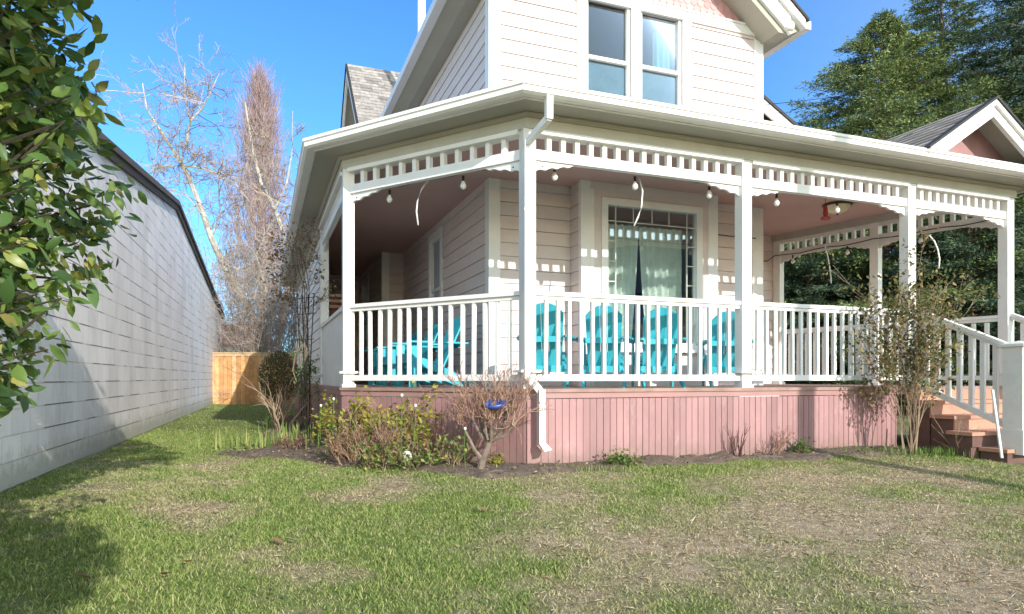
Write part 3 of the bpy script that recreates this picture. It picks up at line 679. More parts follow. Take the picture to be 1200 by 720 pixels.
for u in (ul, ur): mb.box(u - bw / 2, u + bw / 2, BV - .004, BV + .007, gz0, gz1)
for t in (.24, .5, .74): u = ul + (ur - ul) * t; mb.box(u - bw / 2, u + bw / 2, BV - .004, BV + .007, zt + bw / 2, gz1)
for i in range(1, 6):
    z = gz0 + (zt - gz0) * i / 6
    mb.box(gu0, ul - bw / 2, BV - .002, BV + .008, z - bw / 2, z + bw / 2); mb.box(ur + bw / 2, gu1, BV - .002, BV + .008, z - bw / 2, z + bw / 2)
mb.build('muntin', 'lead', B)
curtain_bm(gu0 + .05, gu0 + .62, BV + .28, gz0 - .2, gz1 - .16, .03, 60, .1, lambda t: (gu0 + .03, gu0 + .655 - .14 * (1 - t) ** 1.5)).build('curtain', 'curtain', B, True)
curtain_bm(gu1 - .62, gu1 - .05, BV + .28, gz0 - .2, gz1 - .16, .03, 60, .1, lambda t: (gu1 - .675 + .14 * (1 - t) ** 1.5, gu1 - .03)).build('curtain', 'curtain', B, True)
MB().box(gu0 - .25, gu1 + .25, BV + .06, BV + .075, gz0 - .5, gz0 - .09).build('apron', 'siding', B)

# ---- skirt boards (grooved)
def skirt(p0, p1, z0, z1, mat='pink'):
    p0, p1 = Vector(p0), Vector(p1); d = (p1 - p0); L_ = d.length; d.normalize(); n = Vector((d.y, -d.x)); mb = MB(); s = 0
    def pt(s, f, z): q = p0 + d * s + n * f; return (q.x, q.y, z)
    while s < L_:
        e = min(L_, s + .074); g = e - .007; j = random.uniform(-.0015, .0015)
        mb.add([pt(s, j, z0), pt(g, j, z0), pt(g, j, z1), pt(s, j, z1), pt(g, -.008, z0), pt(e, -.008, z0), pt(e, -.008, z1), pt(g, -.008, z1), pt(s, -.008, z0), pt(s, -.008, z1)],
               [(0, 1, 2, 3), (1, 4, 7, 2), (4, 5, 6, 7), (8, 0, 3, 9)])
        s = e
    return mb.build('porch_skirt', mat, H)
sk = off(PATH, .075)
skirt(sk[1], sk[2], -.15, DECK - .097); skirt(sk[2], (4.72, sk[2].y), -.15, DECK - .097); skirt(sk[0], sk[1], -.2, DECK - .06)
cb = MB(); q = sk[2]; cb.box(q.x - .0, q.x + .07, q.y - .012, q.y - .002, -.12, DECK - .10); cb.build('skirt_corner', 'pink', H)

# ---- columns
def column(name, p, rot=0):
    c = empty('column', (p.x, p.y, 0), rot); c.parent = H
    a = .062
    MB().box(-a, a, -a, a, DECK + .0, FT).build('shaft', 'white', c)
    mb = MB(); b = a + .014; mb.box(-b, b, -b, b, DECK, DECK + .035); mb.box(-b - .03, b + .03, -b - .03, b + .03, DECK + .155, DECK + .178)
    mb.build('base_moulding', 'white', c)
    MB().box(-a - .012, a + .012, -a - .012, a + .012, FT - .42, FT - .395).build('neck_moulding', 'white', c) if False else None
    return c
CH = math.atan2(-1.845, 1.444)
column('c0', C['c0'], 0); column('c1', C['c1']); column('c2', C['c2']); column('c3', C['c3']); column('c4', C['c4']); column('cm', C['cm'])
RA = math.atan2(3.3, 5.94 - 6.766) - math.pi / 2
column('r1', C['r1'], RA); column('r2', C['r2'], RA)

# ---- fretwork
SPM = {}
def fret(p, q, n, ends=(1, 1)):
    d = (q - p); L_ = d.length; d.normalize(); a = math.atan2(d.y, d.x)
    f = empty('fretwork', (p.x, p.y, 0), a); f.parent = H
    x0, x1 = .063, L_ - .063
    MB().box(x0, x1, -.085, .045, FT - .042, FT).build('top_rail', 'white', f)
    MB().box(x0, x1, -.04, .03, 2.915, 3.012).build('bottom_rail', 'white', f)
    if 's' not in SPM:
        SPM['s'] = MB().box(-.024, .024, -.034, .022, 3.013, FT - .043).build('spindle', 'white', f); first = True
    else: first = False
    for i in range(n):
        o = SPM['s'] if first and i == 0 else SPM['s'].copy()
        if not (first and i == 0): COL.objects.link(o); o.parent = f
        o.location = (x0 + (x1 - x0) * (i + 1) / (n + 1), 0, 0)
    for side in (0, 1):
        if not ends[side]: continue
        W = min(.52, L_ * .28); pts = [(0, 0), (0, -.112)]
        k = 40
        for i in range(1, k + 1):
            s = i / k; dr = .112 * (1 - s) ** .9 * (1 - .22 * s); sc = .020 * abs(math.sin(math.pi * s * 4.3)) * (1 - .4 * s)
            pts.append((s * W, -max(.002, dr - sc + .0 * s)))
        pts.append((W, 0))
        o = Vector((x0, 0, 2.914)) if side == 0 else Vector((x1, 0, 2.914)); ax = Vector((1, 0, 0)) if side == 0 else Vector((-1, 0, 0))
        b = MB().prism(pts, o, ax, (0, 0, 1), (0, 1, 0), .032); 
        ho = o + ax * .085 + Vector((0, -.0165, -.05)); b2 = MB().lathe([(0, 0), (.008, 0)], 10)
        br = b.build('bracket', 'white', f)
        hm = MB(); hm.add([(ho.x + .009 * math.cos(t * math.pi / 5), ho.y, ho.z + .009 * math.sin(t * math.pi / 5)) for t in range(10)], [tuple(range(10))])
        hm.build('bracket_hole', 'dark', f)
fret(C['c0'], C['c1'], 11); fret(C['c1'], C['c2'], 15); fret(C['c2'], C['c3'], 15); fret(C['c3'], C['c4'], 11); fret(C['cm'], C['c0'], 18); fret(C['c4'], C['r1'], 10); fret(C['r1'], C['r2'], 10)

# ---- railings
BAL = {}
def railing(p, q, n, zt0=RAIL, zt1=RAIL, zb0=None, zb1=None, a0=.063, a1=.063, key='flat', bw=.017):
    d = (q - p); L_ = d.length; d.normalize(); a = math.atan2(d.y, d.x)
    r = empty('railing', (p.x, p.y, 0), a); r.parent = H
    zb0 = DECK + .135 if zb0 is None else zb0; zb1 = DECK + .135 if zb1 is None else zb1
    x0, x1 = a0, L_ - a1; T = lambda x, A, B_: A + (B_ - A) * (x - x0) / (x1 - x0)
    mb = MB(); mb.beam((x0, 0, zt0 - .02), (x1, 0, zt1 - .02), .085, .04); mb.beam((x0, 0, zt0 - .06), (x1, 0, zt1 - .06), .045, .038); mb.build('top_rail', 'white', r)
    MB().beam((x0, 0, zb0 - .03), (x1, 0, zb1 - .03), .055, .062).build('bottom_rail', 'white', r)
    h = (zt0 - .08) - zb0
    if key not in BAL:
        BAL[key] = MB().box(-bw, bw, -.017, .017, 0, h + .004).build('baluster', 'white', r); first = True
    else: first = False
    for i in range(n):
        o = BAL[key] if first and i == 0 else BAL[key].copy()
        if not (first and i == 0): COL.objects.link(o); o.parent = r
        x = x0 + (x1 - x0) * (i + 1) / (n + 1); o.location = (x + random.gauss(0, .0025), random.gauss(0, .0015), T(x, zb0, zb1) - .001 - (.0 if key == 'flat' else .012)); o.rotation_euler = (0, random.gauss(0, .004), random.gauss(0, .05))
    return r
railing(C['c0'], C['c1'], 15); railing(C['c1'], C['c2'], 18); railing(C['c2'], C['c3'], 18)
railing(C['c4'], C['r1'], 9, bw=.024, key='wide'); railing(C['r1'], C['r2'], 9, key='wide', bw=.024)
# solid panel along the left side
mb = MB(); mb.box(-1.475, -1.41, 1.91, 4.83, DECK + .0, RAIL - .05); mb.box(-1.50, -1.385, 1.91, 4.83, RAIL - .049, RAIL); mb.build('side_panel', 'white_old', H)
# ---- stairs
ST0, ST1 = 4.86, 6.95
stp = empty('porch_steps'); stp.parent = H
zs = [.58, .42, .26, .10]
for i, z in enumerate(zs):
    v1 = -.105 - .28 * i; v0 = v1 - .28; ul_ = ST0 - (.12 if i == 2 else 0) + (.0)
    mb = MB(); mb.box(ul_ + .02, ST1 - .02, v0 + .02, v1, -.12, z - .04); mb.build('step_body', 'step_shade', stp)
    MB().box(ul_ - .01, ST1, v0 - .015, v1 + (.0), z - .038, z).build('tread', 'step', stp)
    MB().box(ul_ + .021, ST1 - .021, v0 + .004, v0 + .019, (zs[i + 1] if i < 3 else -.1), z - .039).build('riser', 'step' if i < 2 else 'step_shade', stp)
MB().box(ST0, ST1, -.104, -.09, .58, DECK - .036).build('riser', 'step', stp)
def newel(u, v):
    n = empty('newel_post', (u, v, 0)); n.parent = H
    a = .10; MB().box(-a, a, -a, a, .05, 1.17).build('shaft', 'white_old', n)
    mb = MB(); mb.box(-a - .015, a + .015, -a - .015, a + .015, .045, .30); mb.build('plinth', 'white_old', n)
    mb = MB(); mb.box(-a - .03, a + .03, -a - .03, a + .03, 1.171, 1.20); mb.add([(-a - .02, -a - .02, 1.2), (a + .02, -a - .02, 1.2), (a + .02, a + .02, 1.2), (-a - .02, a + .02, 1.2), (0, 0, 1.235)], [(0, 1, 4), (1, 2, 4), (2, 3, 4), (3, 0, 4)]); mb.build('cap', 'white', n)
newel(5.09, -1.20); newel(6.80, -1.20)
railing(Vector((5.05, 0)), Vector((5.09, -1.12)), 7, 1.69, 1.21, .80, .36, .063, .02, 'stair', .024)
railing(Vector((6.78, 0)), Vector((6.80, -1.12)), 7, 1.69, 1.21, .80, .36, .063, .02, 'stair', .024)

# ---- gable over the steps
G = empty('entry_gable'); G.parent = H
gc, ghw, gz_e, gz_p, gv0, gv1 = 5.80, 1.12, EYE + 2.60, EYE + 3.32, -.46, 3.6
sl = (gz_p - gz_e) / ghw
for sgn in (-1, 1):
    e0 = Vector((gc + sgn * ghw, gv0, gz_e)); e1 = Vector((gc + sgn * ghw, gv1, gz_e)); t1 = Vector((gc, gv1, gz_p)); t0 = Vector((gc, gv0, gz_p))
    (roof_quad('r', e1, e0, t0, t1) if sgn < 0 else roof_quad('r', e0, e1, t1, t0)).build('roof_shingles', 'shingle', G)
    mb = MB(); dz = Vector((0, 0, -.03)); vs = [e0, e1, t1, t0, e0 + dz, e1 + dz, t1 + dz, t0 + dz]
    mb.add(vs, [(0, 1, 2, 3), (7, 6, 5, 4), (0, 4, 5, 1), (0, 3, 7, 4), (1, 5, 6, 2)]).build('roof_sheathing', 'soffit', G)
    def rk(nm, d0, d1, v0, v1, mat, ex=0.0):
        mb = MB(); vs = []
        for v in (v0, v1):
            for w, dd in ((0, d0), (ghw + ex, d0), (ghw + ex, d1), (0, d1)): vs.append((gc + sgn * w, v, gz_p - sl * w + dd))
        mb.add(vs, [(0, 1, 2, 3), (7, 6, 5, 4), (0, 4, 5, 1), (1, 5, 6, 2), (2, 6, 7, 3), (3, 7, 4, 0)]).build(nm, mat, G)
    rk('barge_board', -.20, -.031, gv0 - .02, gv0 + .03, 'white', -.17); rk('rake_moulding', -.07, -.002, gv0 - .055, gv0 - .021, 'white', -.02); rk('shingle_edge', -.001, .028, gv0 - .075, gv0 + .03, 'dark', .02)
MB().add([(gc - ghw, gv0 + .34, gz_e), (gc + ghw, gv0 + .34, gz_e), (gc, gv0 + .34, gz_p)], [(0, 1, 2)]).build('gable_panel', 'pink', G)

# ---- rear cross gable (left) and lower right wing
G2 = empty('rear_gable'); G2.parent = H
rv, rz, ru0 = 9.5, EYE + 7.1, -.55; s2 = 1.07
for sgn in (-1, 1):
    e0 = Vector((ru0, rv + sgn * 2.6, rz - s2 * 2.6)); e1 = Vector((2.4, rv + sgn * 2.6, rz - s2 * 2.6)); t1 = Vector((2.4, rv, rz)); t0 = Vector((ru0, rv, rz))
    (roof_quad('r', e0, e1, t1, t0) if sgn < 0 else roof_quad('r', e1, e0, t0, t1)).build('roof_shingles', 'shingle', G2)
    mb = MB(); dz = Vector((0, 0, -.05)); vs = [e0, e1, t1, t0, e0 + dz, e1 + dz, t1 + dz, t0 + dz]
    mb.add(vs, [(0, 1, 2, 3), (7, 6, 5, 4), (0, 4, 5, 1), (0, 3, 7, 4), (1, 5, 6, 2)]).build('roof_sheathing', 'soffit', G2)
    mb = MB(); vs = []
    for u in (ru0 - .015, ru0 + .03):
        for w, dd in ((0, -.28), (2.6, -.28), (2.6, -.052), (0, -.052)): vs.append((u, rv + sgn * w, rz - s2 * w + dd))
    mb.add(vs, [(0, 1, 2, 3), (7, 6, 5, 4), (0, 4, 5, 1), (1, 5, 6, 2), (2, 6, 7, 3), (3, 7, 4, 0)]).build('barge_board', 'white_old', G2)
    mb = MB(); vs = []
    for u in (ru0 - .04, ru0 + .03):
        for w, dd in ((0, -.05), (2.6, -.05), (2.6, .012), (0, .012)): vs.append((u, rv + sgn * w, rz - s2 * w + dd))
    mb.add(vs, [(0, 1, 2, 3), (7, 6, 5, 4), (0, 4, 5, 1), (1, 5, 6, 2), (2, 6, 7, 3), (3, 7, 4, 0)]).build('shingle_edge', 'dark', G2)
wl = MB(); siding(wl, Vector((-.1415, rv + 2.35)), Vector((0, -1)), Vector((-1, 0)), lambda z: (max(0, (z - (rz - s2 * 2.35)) / s2), 4.7 - max(0, (z - (rz - s2 * 2.35)) / s2)), 3.9, rz - .1); wl.build('gable_wall', 'siding', G2)
G3 = empty('right_wing'); G3.parent = H
mb = MB(); v0, v1 = 4.0, 9
for nm, d0, d1, a, b, mt in (('barge_board', -.26, -.03, v0 - .04, v0, 'white'), ('shingle_edge', -.029, .03, v0 - .07, v1, 'dark')):
    mb = MB(); vs = []
    for v in (a, b):
        for u, dd in ((4.45, d0), (7.3, d0), (7.3, d1), (4.45, d1)): vs.append((u, v, EYE + 5.19 - .557 * (u - 6.3) + dd))
    mb.add(vs, [(0, 1, 2, 3), (7, 6, 5, 4), (0, 4, 5, 1), (1, 5, 6, 2), (2, 6, 7, 3), (3, 7, 4, 0)]).build(nm, mt, G3)
wl = MB(); siding(wl, Vector((4.43, v0 + .3)), Vector((1, 0)), Vector((0, -1)), lambda z: (0, min(2.6, (EYE + 5.19 - .26 - z) / .557 + 6.3 - 4.43)), 3.3, 6.6); wl.build('wing_wall', 'siding', G3)
MB().box(4.43, 7.0, v0 + .32, v1, 0, 3.4).build('wing_body', 'siding', G3)

# flue pipe, downspout
mb = MB(); mb.tube([(.70, 7.5, 5.6), (.70, 7.5, 9.6)], .085, 16); mb.tube([(.70, 7.5, 7.55), (.70, 7.5, 7.6)], .10, 16); mb.build('flue_pipe', 'pipe', H, False)
D = empty('downspout'); D.parent = H
mb = MB()
def rp(pts, w=.055, d=.045):
    for a, b in zip(pts[:-1], pts[1:]): mb.beam(a, b, w, d, up=(0, -1, .01) if abs(b[2] - a[2]) > .05 else (0, 0, 1))
mb.box(-.005, .055, -.475, -.415, 3.14, 3.345); mb.build('outlet', 'white', D); mb = MB()
mb.beam((.025, -.445, 3.155), (-.045, -.125, 3.035), .05, .06); mb.build('elbow', 'white', D); mb = MB()
mb.box(-.075, -.022, -.125, -.066, .86, 3.06); mb.box(-.083, -.014, -.132, -.064, 2.4, 2.42); mb.build('pipe', 'white', D); mb = MB()
mb.beam((-.048, -.095, .88), (.05, -.20, .72), .055, .055); mb.box(.025, .085, -.235, -.175, .22, .735); mb.build('lower_pipe', 'white', D); mb = MB()
mb.add([(.02, -.24, .24), (.09, -.24, .24), (.09, -.17, .24), (.02, -.17, .24), (.05, -.30, .17), (.13, -.29, .185), (.14, -.19, .20), (.07, -.18, .19)], [(0, 1, 5, 4), (1, 2, 6, 5), (2, 3, 7, 6), (3, 0, 4, 7)]); mb.build('spout', 'white_old', D)

# house number and letterbox on the wall behind column two
def digit9(o, h, mat):
    cu = bpy.data.curves.new('house_number', 'FONT'); cu.body = '9'; cu.size = h * 1.4; cu.extrude = .006; cu.align_x = 'CENTER'
    ob = bpy.data.objects.new('house_number', cu); COL.objects.link(ob); cu.materials.append(M[mat]); me = bpy.data.meshes.new_from_object(ob.evaluated_get(bpy.context.evaluated_depsgraph_get())); bpy.data.objects.remove(ob)
    ob = bpy.data.objects.new('house_number', me); COL.objects.link(ob); ob.parent = H; ob.location = o; ob.rotation_euler = (R(90), 0, 0)
digit9((4.62, 3.27, 2.1), .15, 'black')
MB().box(4.54, 4.72, 3.17, 3.28, 1.78, 1.96).build('letterbox', 'black', H)

# ================================================================== PORCH THINGS
def house_pt(u, v, z): return uvw(u, v, z)
HR = math.atan2(UY, UX)
def make_chair():
    r = empty('adirondack_chair')
    t = .022
    for i in range(5):
        b0 = Vector(((i - 2) * .088, .02, .22)); b1 = Vector(((i - 2) * .100, -.29, .87)); d = (b1 - b0).normalized(); side = Vector((1, 0, 0)); side = (side - d * side.dot(d)).normalized(); nn = side.cross(d); Lb = (b1 - b0).length
        dr = lambda x: -.115 * abs((x + (i - 2) * .100) / .25) ** 2.1
        poly = [(-.041, 0), (.041, 0), (.0475, Lb * .9 + min(0, dr(.0475) + .07))] + [(x, Lb + dr(x)) for x in (.0475, .03, 0, -.03, -.0475)] + [(-.0475, Lb * .9 + min(0, dr(-.0475) + .07))]
        MB().prism(poly, b0, side, d, nn, t).build('back_slat', 'teal', r)
    mb = MB()
    for i in range(6):
        y = .03 + i * .082; z = .225 + .155 * ((y - .03) / .42) ** .8; mb.beam((-.255, y, z), (.255, y, z), .075, .022, up=(0, -.3, 1))
    mb.build('seat', 'teal', r)
    for s in (-1, 1):
        MB().prism([(.50, .30), (.50, .385), (.0, .225), (-.40, .06), (-.46, .0), (-.36, .0), (.0, .13)], (s * .262, 0, 0), (0, 1, 0), (0, 0, 1), (1, 0, 0), .026).build('rear_leg', 'teal', r)
        MB().prism([(.40, 0), (.50, 0), (.50, .52), (.38, .52)], (s * .29, 0, 0), (0, 1, 0), (0, 0, 1), (1, 0, 0), .026).build('front_leg', 'teal', r)
        MB().prism([(.24, -.28), (.33, -.30), (.40, .1), (.40, .50), (.36, .55), (.29, .55), (.25, .48), (.26, .1)], (0, 0, .532), (s, 0, 0), (0, 1, 0), (0, 0, 1), .022).build('armrest', 'teal', r)
    mb = MB(); mb.beam((-.24, -.205, .505), (.24, -.205, .505), .03, .06, up=(0, 0, 1)); mb.build('back_brace', 'teal', r); MB().beam((-.25, -.05, .20), (.25, -.05, .20), .03, .07).build('seat_brace', 'teal', r)
    MB().beam((-.262, .49, .33), (.262, .49, .33), .02, .09).build('front_apron', 'teal', r)
    return r
chair = make_chair()
CHS = [(.46, .62, -26, 'turquoise adirondack chair seen from behind, nearest the corner column with the downspout'), (1.15, .60, -30, 'turquoise adirondack chair seen from behind, in front of the left window curtain'),
       (1.84, .60, -24, 'turquoise adirondack chair seen from behind, in front of the right window curtain'), (2.80, .62, -32, 'turquoise adirondack chair half hidden by the second front column'),
       (-.30, 2.2, 98, 'turquoise adirondack chair side on, nearest of the row along the shaded side wall'), (-.30, 3.35, 100, 'turquoise adirondack chair in the middle of the row along the shaded side wall'), (-.30, 4.5, 96, 'turquoise adirondack chair farthest back along the shaded side wall')]
for i, (u, v, a, lab) in enumerate(CHS):
    o = chair if i == 0 else copy_tree(chair)
    o.location = house_pt(u, v, DECK); o.rotation_euler.z = HR + R(a); o.scale = (.80, .95, 1)
    tag(o, lab, 'chair', 'adirondack chairs on the porch')
# string lights
def string(name, pts, bulbs, label, wire='black', r=.006):
    s = empty(name); tag(s, label, 'string lights'); MB().tube(pts, r, 5).build('wire', wire, s)
    for b in bulbs:
        g = MB(); g.tube([(b[0], b[1], b[2] + .10), (b[0], b[1], b[2] + .045)], .014, 8); k = g.build('socket', 'black', s)
        MB().lathe([(.012, .05), (.016, .035), (.03, .008), (.033, -.008), (.026, -.028), (.012, -.04), (0, -.042)], 12, b).build('bulb', 'bulb', s, True)
P = []; Bs = []
def sagline(a, b, n, z, sag):
    return [a.lerp(b, i / n).to_3d() + Vector((0, 0, z - sag * (1 - (2 * (i % (n)) / n - 1) ** 2))) for i in range(n + 1)]
inn = [p for p in off([C['c0'], C['c1'], C['c3']], -.13)]
wp = []
for a, b, n in ((inn[0], inn[1], 10), (inn[1], inn[2], 20)):
    for i in range(n + 1): q = a.lerp(b, i / n); wp.append(house_pt(q.x, q.y, 2.965 - .02 * math.sin(i * 1.4) ** 2))
for t in (.22, .66): q = inn[0].lerp(inn[1], t); Bs.append(house_pt(q.x, q.y, 2.83))
for u in (.343, 1.254, 2.18, 3.10, 4.0): Bs.append(house_pt(u, .13, 2.83))
string('string_light', wp, Bs, 'string of clear bulbs hung along the front porch fretwork', 'black')
ri = off([C['c4'], C['r2']], -.10)
wp = [house_pt(*(ri[0].lerp(ri[1], i / 14)), 2.945 - .03 * math.sin(i * .9) ** 2) for i in range(15)]
wp += [house_pt(5.75, 3.25, 2.85), house_pt(5.3, 3.26, 2.83), house_pt(4.62, 3.26, 2.80), house_pt(4.60, 3.25, 2.6)]
string('string_light', wp, [house_pt(*(ri[0].lerp(ri[1], t)), 2.80) for t in (.3, .62, .9)], 'dark cord of bulbs along the beam at the right end of the porch', 'black', .008)
cb_ = MB(); cb_.tube([house_pt(3.46, 1.83, 2.86), house_pt(3.8, 1.82, 2.845), house_pt(4.28, 1.83, 2.85)], .007, 6); o = cb_.build('wall_cable', 'black')
tag(o, 'black cable run across the siding right of the big window', 'cable')
k_ = MB()
for z in (2.86, 2.79): k_.lathe([(0, .025), (.02, .018), (.026, 0), (.02, -.018), (0, -.025)], 10, house_pt(3.46, 1.83, z))
o2 = k_.build('knob', 'black'); o2.parent = o
# curled white plant hooks / cords
def hook(pts, label):
    o = MB().tube(pts, .009, 7).build('hanging_cord', 'white', None, True); tag(o, label, 'cord', 'loose white cords hanging under the porch beam')
hook([at(502, 211, 7.1), at(494, 222, 7.1), at(489, 236, 7.1), at(488, 248, 7.1), at(490, 264, 7.1)], 'white cord curling down under the angled corner fretwork')
hook([at(749, 209, 6.95), at(753, 224, 6.95), at(752, 242, 6.95), at(748, 254, 6.95), at(743, 265, 6.95)], 'white cord curling down in front of the big window')
hook([at(1089, 276, 8.35), at(1095, 283, 8.35), at(1099, 293, 8.35), at(1101, 304, 8.35), at(1100, 315, 8.35)], 'white cord curling down near the right end column')
hook([at(966, 286, 9.6), at(970, 300, 9.6), at(973, 318, 9.6), at(974, 332, 9.6)], 'thin pale cord hanging below the red feeder')
# ceiling light
cl = empty('ceiling_light', house_pt(5.23, 1.28, CEIL)); tag(cl, 'round flush ceiling light with cream glass bowl and bronze rim', 'ceiling light')
MB().lathe([(.0, 0), (.19, 0), (.20, -.02), (.19, -.035), (.165, -.035)], 28).build('base', 'bronze', cl, True)
MB().lathe([(.175, -.034), (.16, -.07), (.12, -.105), (.06, -.125), (.0, -.13)], 28).build('shade', 'cream', cl, True)
MB().lathe([(0, -.125), (.014, -.13), (.016, -.145), (.0, -.16)], 10).build('finial', 'bronze', cl, True)
fd = empty('bird_feeder', house_pt(4.64, .92, 2.96)); fd.scale = (.75, .75, .88); tag(fd, 'red hummingbird feeder hanging under the porch ceiling', 'bird feeder')
MB().lathe([(.0, .2), (.03, .19), (.035, .15), (.045, .08), (.03, .02), (0, .02)], 14).build('bottle', 'red', fd, True)
MB().lathe([(0, .025), (.07, .02), (.085, 0), (.07, -.02), (0, -.025)], 16).build('dish', 'redbrown', fd, True)
MB().tube([(0, 0, .2), (0, 0, .37)], .004, 5).build('hanger', 'black', fd)
# striped cloth far along the side porch
mb = MB(); vs = []; fs = []
cl_ = empty('striped_cloth', house_pt(-1.0, 7.5, 2.16)); tag(cl_, 'red and white cloth hanging far back on the side porch', 'cloth')
for nm, mat_, par in (('red_stripe', 'redbrown', 0), ('white_stripe', 'flower', 1)):
    mb = MB()
    for j in range(6):
        if j % 2 != par: continue
        for i in range(12):
            f = lambda x: .04 * math.sin(x * 14); x0, x1 = i * .04 - .24, (i + 1) * .04 - .24; z0, z1 = j * .055, (j + 1) * .055
            mb.add([(x0, f(x0), z0), (x1, f(x1), z0), (x1, f(x1), z1), (x0, f(x0), z1)], [(0, 1, 2, 3)])
    mb.build(nm, mat_, cl_)

# ================================================================== NEIGHBOUR WALL, FENCE
wa = math.atan2(1, -.357); nb = empty('block_building', (-2.02, 0, 0), wa)   # local x along wall
tag(nb, 'long white painted concrete block building along the left of the lawn', 'building')
wl_ = math.hypot(1, .357)
def top(x): # x local = depth*wl_
    d = x / wl_
    return EYE + (3.5 - .140 * abs(d - 13.4) if d < 13.4 else 3.5 - .097 * (d - 13.4))
xs = [-3, 3, 13.4 * wl_, 25.2 * wl_]
mb = MB(); k = len(xs); Tn = 9.0
vs = [(x, 0, -.8) for x in xs] + [(x, 0, top(x)) for x in xs] + [(x, Tn, -.8) for x in xs] + [(x, Tn, top(x)) for x in xs]
fs = [(i, i + 1, k + i + 1, k + i) for i in range(k - 1)] + [(2 * k + i, 3 * k + i, 3 * k + i + 1, 2 * k + i + 1) for i in range(k - 1)] + [(0, k, 3 * k, 2 * k), (k - 1, 3 * k - 1, 4 * k - 1, 2 * k - 1)] + [(k + i, k + i + 1, 3 * k + i + 1, 3 * k + i) for i in range(k - 1)]
mb.add(vs, fs).build('wall', 'block', nb)
rr = empty('roof'); rr.parent = nb
for y0, y1, a, b, nm in ((-.045, .0, -.10, .05, 'rake_board'), (-.085, -.0455, .0, .07, 'metal_edge'), (-.08, Tn, .071, .09, 'roof_sheet')):
    mb = MB(); vs = [(x, y, top(x) + dz) for x in (xs[0] - .2, xs[2], xs[3] + .2) for y, dz in ((y0, a), (y1, a), (y1, b), (y0, b))]
    fs = [(i * 4 + j, i * 4 + (j + 1) % 4, (i + 1) * 4 + (j + 1) % 4, (i + 1) * 4 + j) for i in range(2) for j in range(4)] + [(0, 1, 2, 3), (11, 10, 9, 8)]
    mb.add(vs, fs).build(nm, 'roofmetal', rr)
fc = empty('wooden_fence', (-9.78, 21.5, 0), R(3)); tag(fc, 'new cedar board fence closing the side yard', 'fence')
mb = MB(); x = 0
while x < 3.6:
    w = .138; j = random.uniform(-.004, .004); mb.box(x, x + w - .008, j, .02 + j, -.1 + random.uniform(0, .02), 1.62); x += w
mb.build('board_panel', 'fence', fc)
mb = MB(); mb.box(-.06, 3.62, -.025, -.003, 1.56, 1.64); mb.box(-.08, 3.62, -.05, .08, 1.641, 1.68); mb.build('top_rail', 'fencetop', fc)
for x in (-.1, 3.55): MB().box(x, x + .09, .03, .12, -.1, 1.64).build('post', 'fencetop', fc)
# far house
fh = empty('far_house', (-25.6, 46, 0), R(8)); tag(fh, 'distant white house with dull red roof beyond the cedar fence', 'house')
MB().box(0, 7, 0, 6, -.2, 3.2).build('wall', 'farwall', fh)
mb = MB(); mb.add([(-.5, -.5, 3.1), (7.5, -.5, 3.1), (7.5, 6.5, 3.1), (-.5, 6.5, 3.1), (-.5, 3, 4.9), (7.5, 3, 4.9)], [(0, 1, 5, 4), (2, 3, 4, 5), (0, 4, 3), (1, 2, 5), (3, 2, 1, 0)]); mb.build('roof', 'farroof', fh)
for x in (1.0, 4.2): 
    w = MB().box(x, x + 1.1, -.03, .02, 1.1, 2.4).build('window', 'dark', fh)
    w2 = MB().box(x - .1, x + 1.2, -.05, -.031, .98, 1.09).build('sill', 'white', fh); w2.parent = w
# path at the stair foot
mb = MB(); q = [uvw(4.95, -1.4), uvw(7.2, -1.4), uvw(7.2, -4.5), uvw(5.75, -4.5), uvw(5.55, -1.75), uvw(4.95, -1.62)]
k = len(q); mb.add([(p.x, p.y, g1(p.x, p.y) + .05) for p in q] + [(p.x, p.y, g1(p.x, p.y) - .2) for p in q], [tuple(range(k))[::-1]] + [(i, (i + 1) % k, (i + 1) % k + k, i + k) for i in range(k)])
tag(mb.build('path', 'concrete'), kind='structure')
# white stake
st = MB().tube([at(1174, 537, 6.78), at(1163, 457, 6.9)], .014, 8).build('garden_stake', 'white'); tag(st, 'thin white stake leaning in the grass by the stair rail', 'stake')
# drip edging hose
pts = [uvw(u, -.30 - .06 * math.sin(u * 2.2) - (.14 if u < 0 else 0) * min(1, -u if u < 0 else 0)) for u in np.linspace(-.55, 4.3, 40)]
ho = MB().tube([(p.x, p.y, g1(p.x, p.y) + .022 + .012 * math.sin(i * 1.3)) for i, p in enumerate(pts)], .010, 6).build('garden_hose', 'hose', None, True); tag(ho, 'grey soaker hose lying along the bed below the pink skirt', 'hose')

# ================================================================== PLANTS
def bezleaf_shrub(root, tips, mat, per, ln, wd, name='foliage', spread=.06, up=.3, simple=True, curl=.2):
    P = []; D = []; Nn = []; Ls = []; Ws = []
    for p, d, dep in tips:
        for _ in range(per):
            P.append(np.array(p) + rng.normal(0, spread, 3)); e = rdir(1)[0] + np.array(d) * .6; D.append(e); Nn.append(rdir(1)[0] * .6 + np.array([0, 0, 1]))
            Ls.append(ln * random.uniform(.6, 1.25)); Ws.append(wd * random.uniform(.7, 1.2))
    if P: return leafmesh(name, np.array(P), np.array(D), np.array(Nn), Ls, Ws, mat, root, simple=simple, curl=curl)

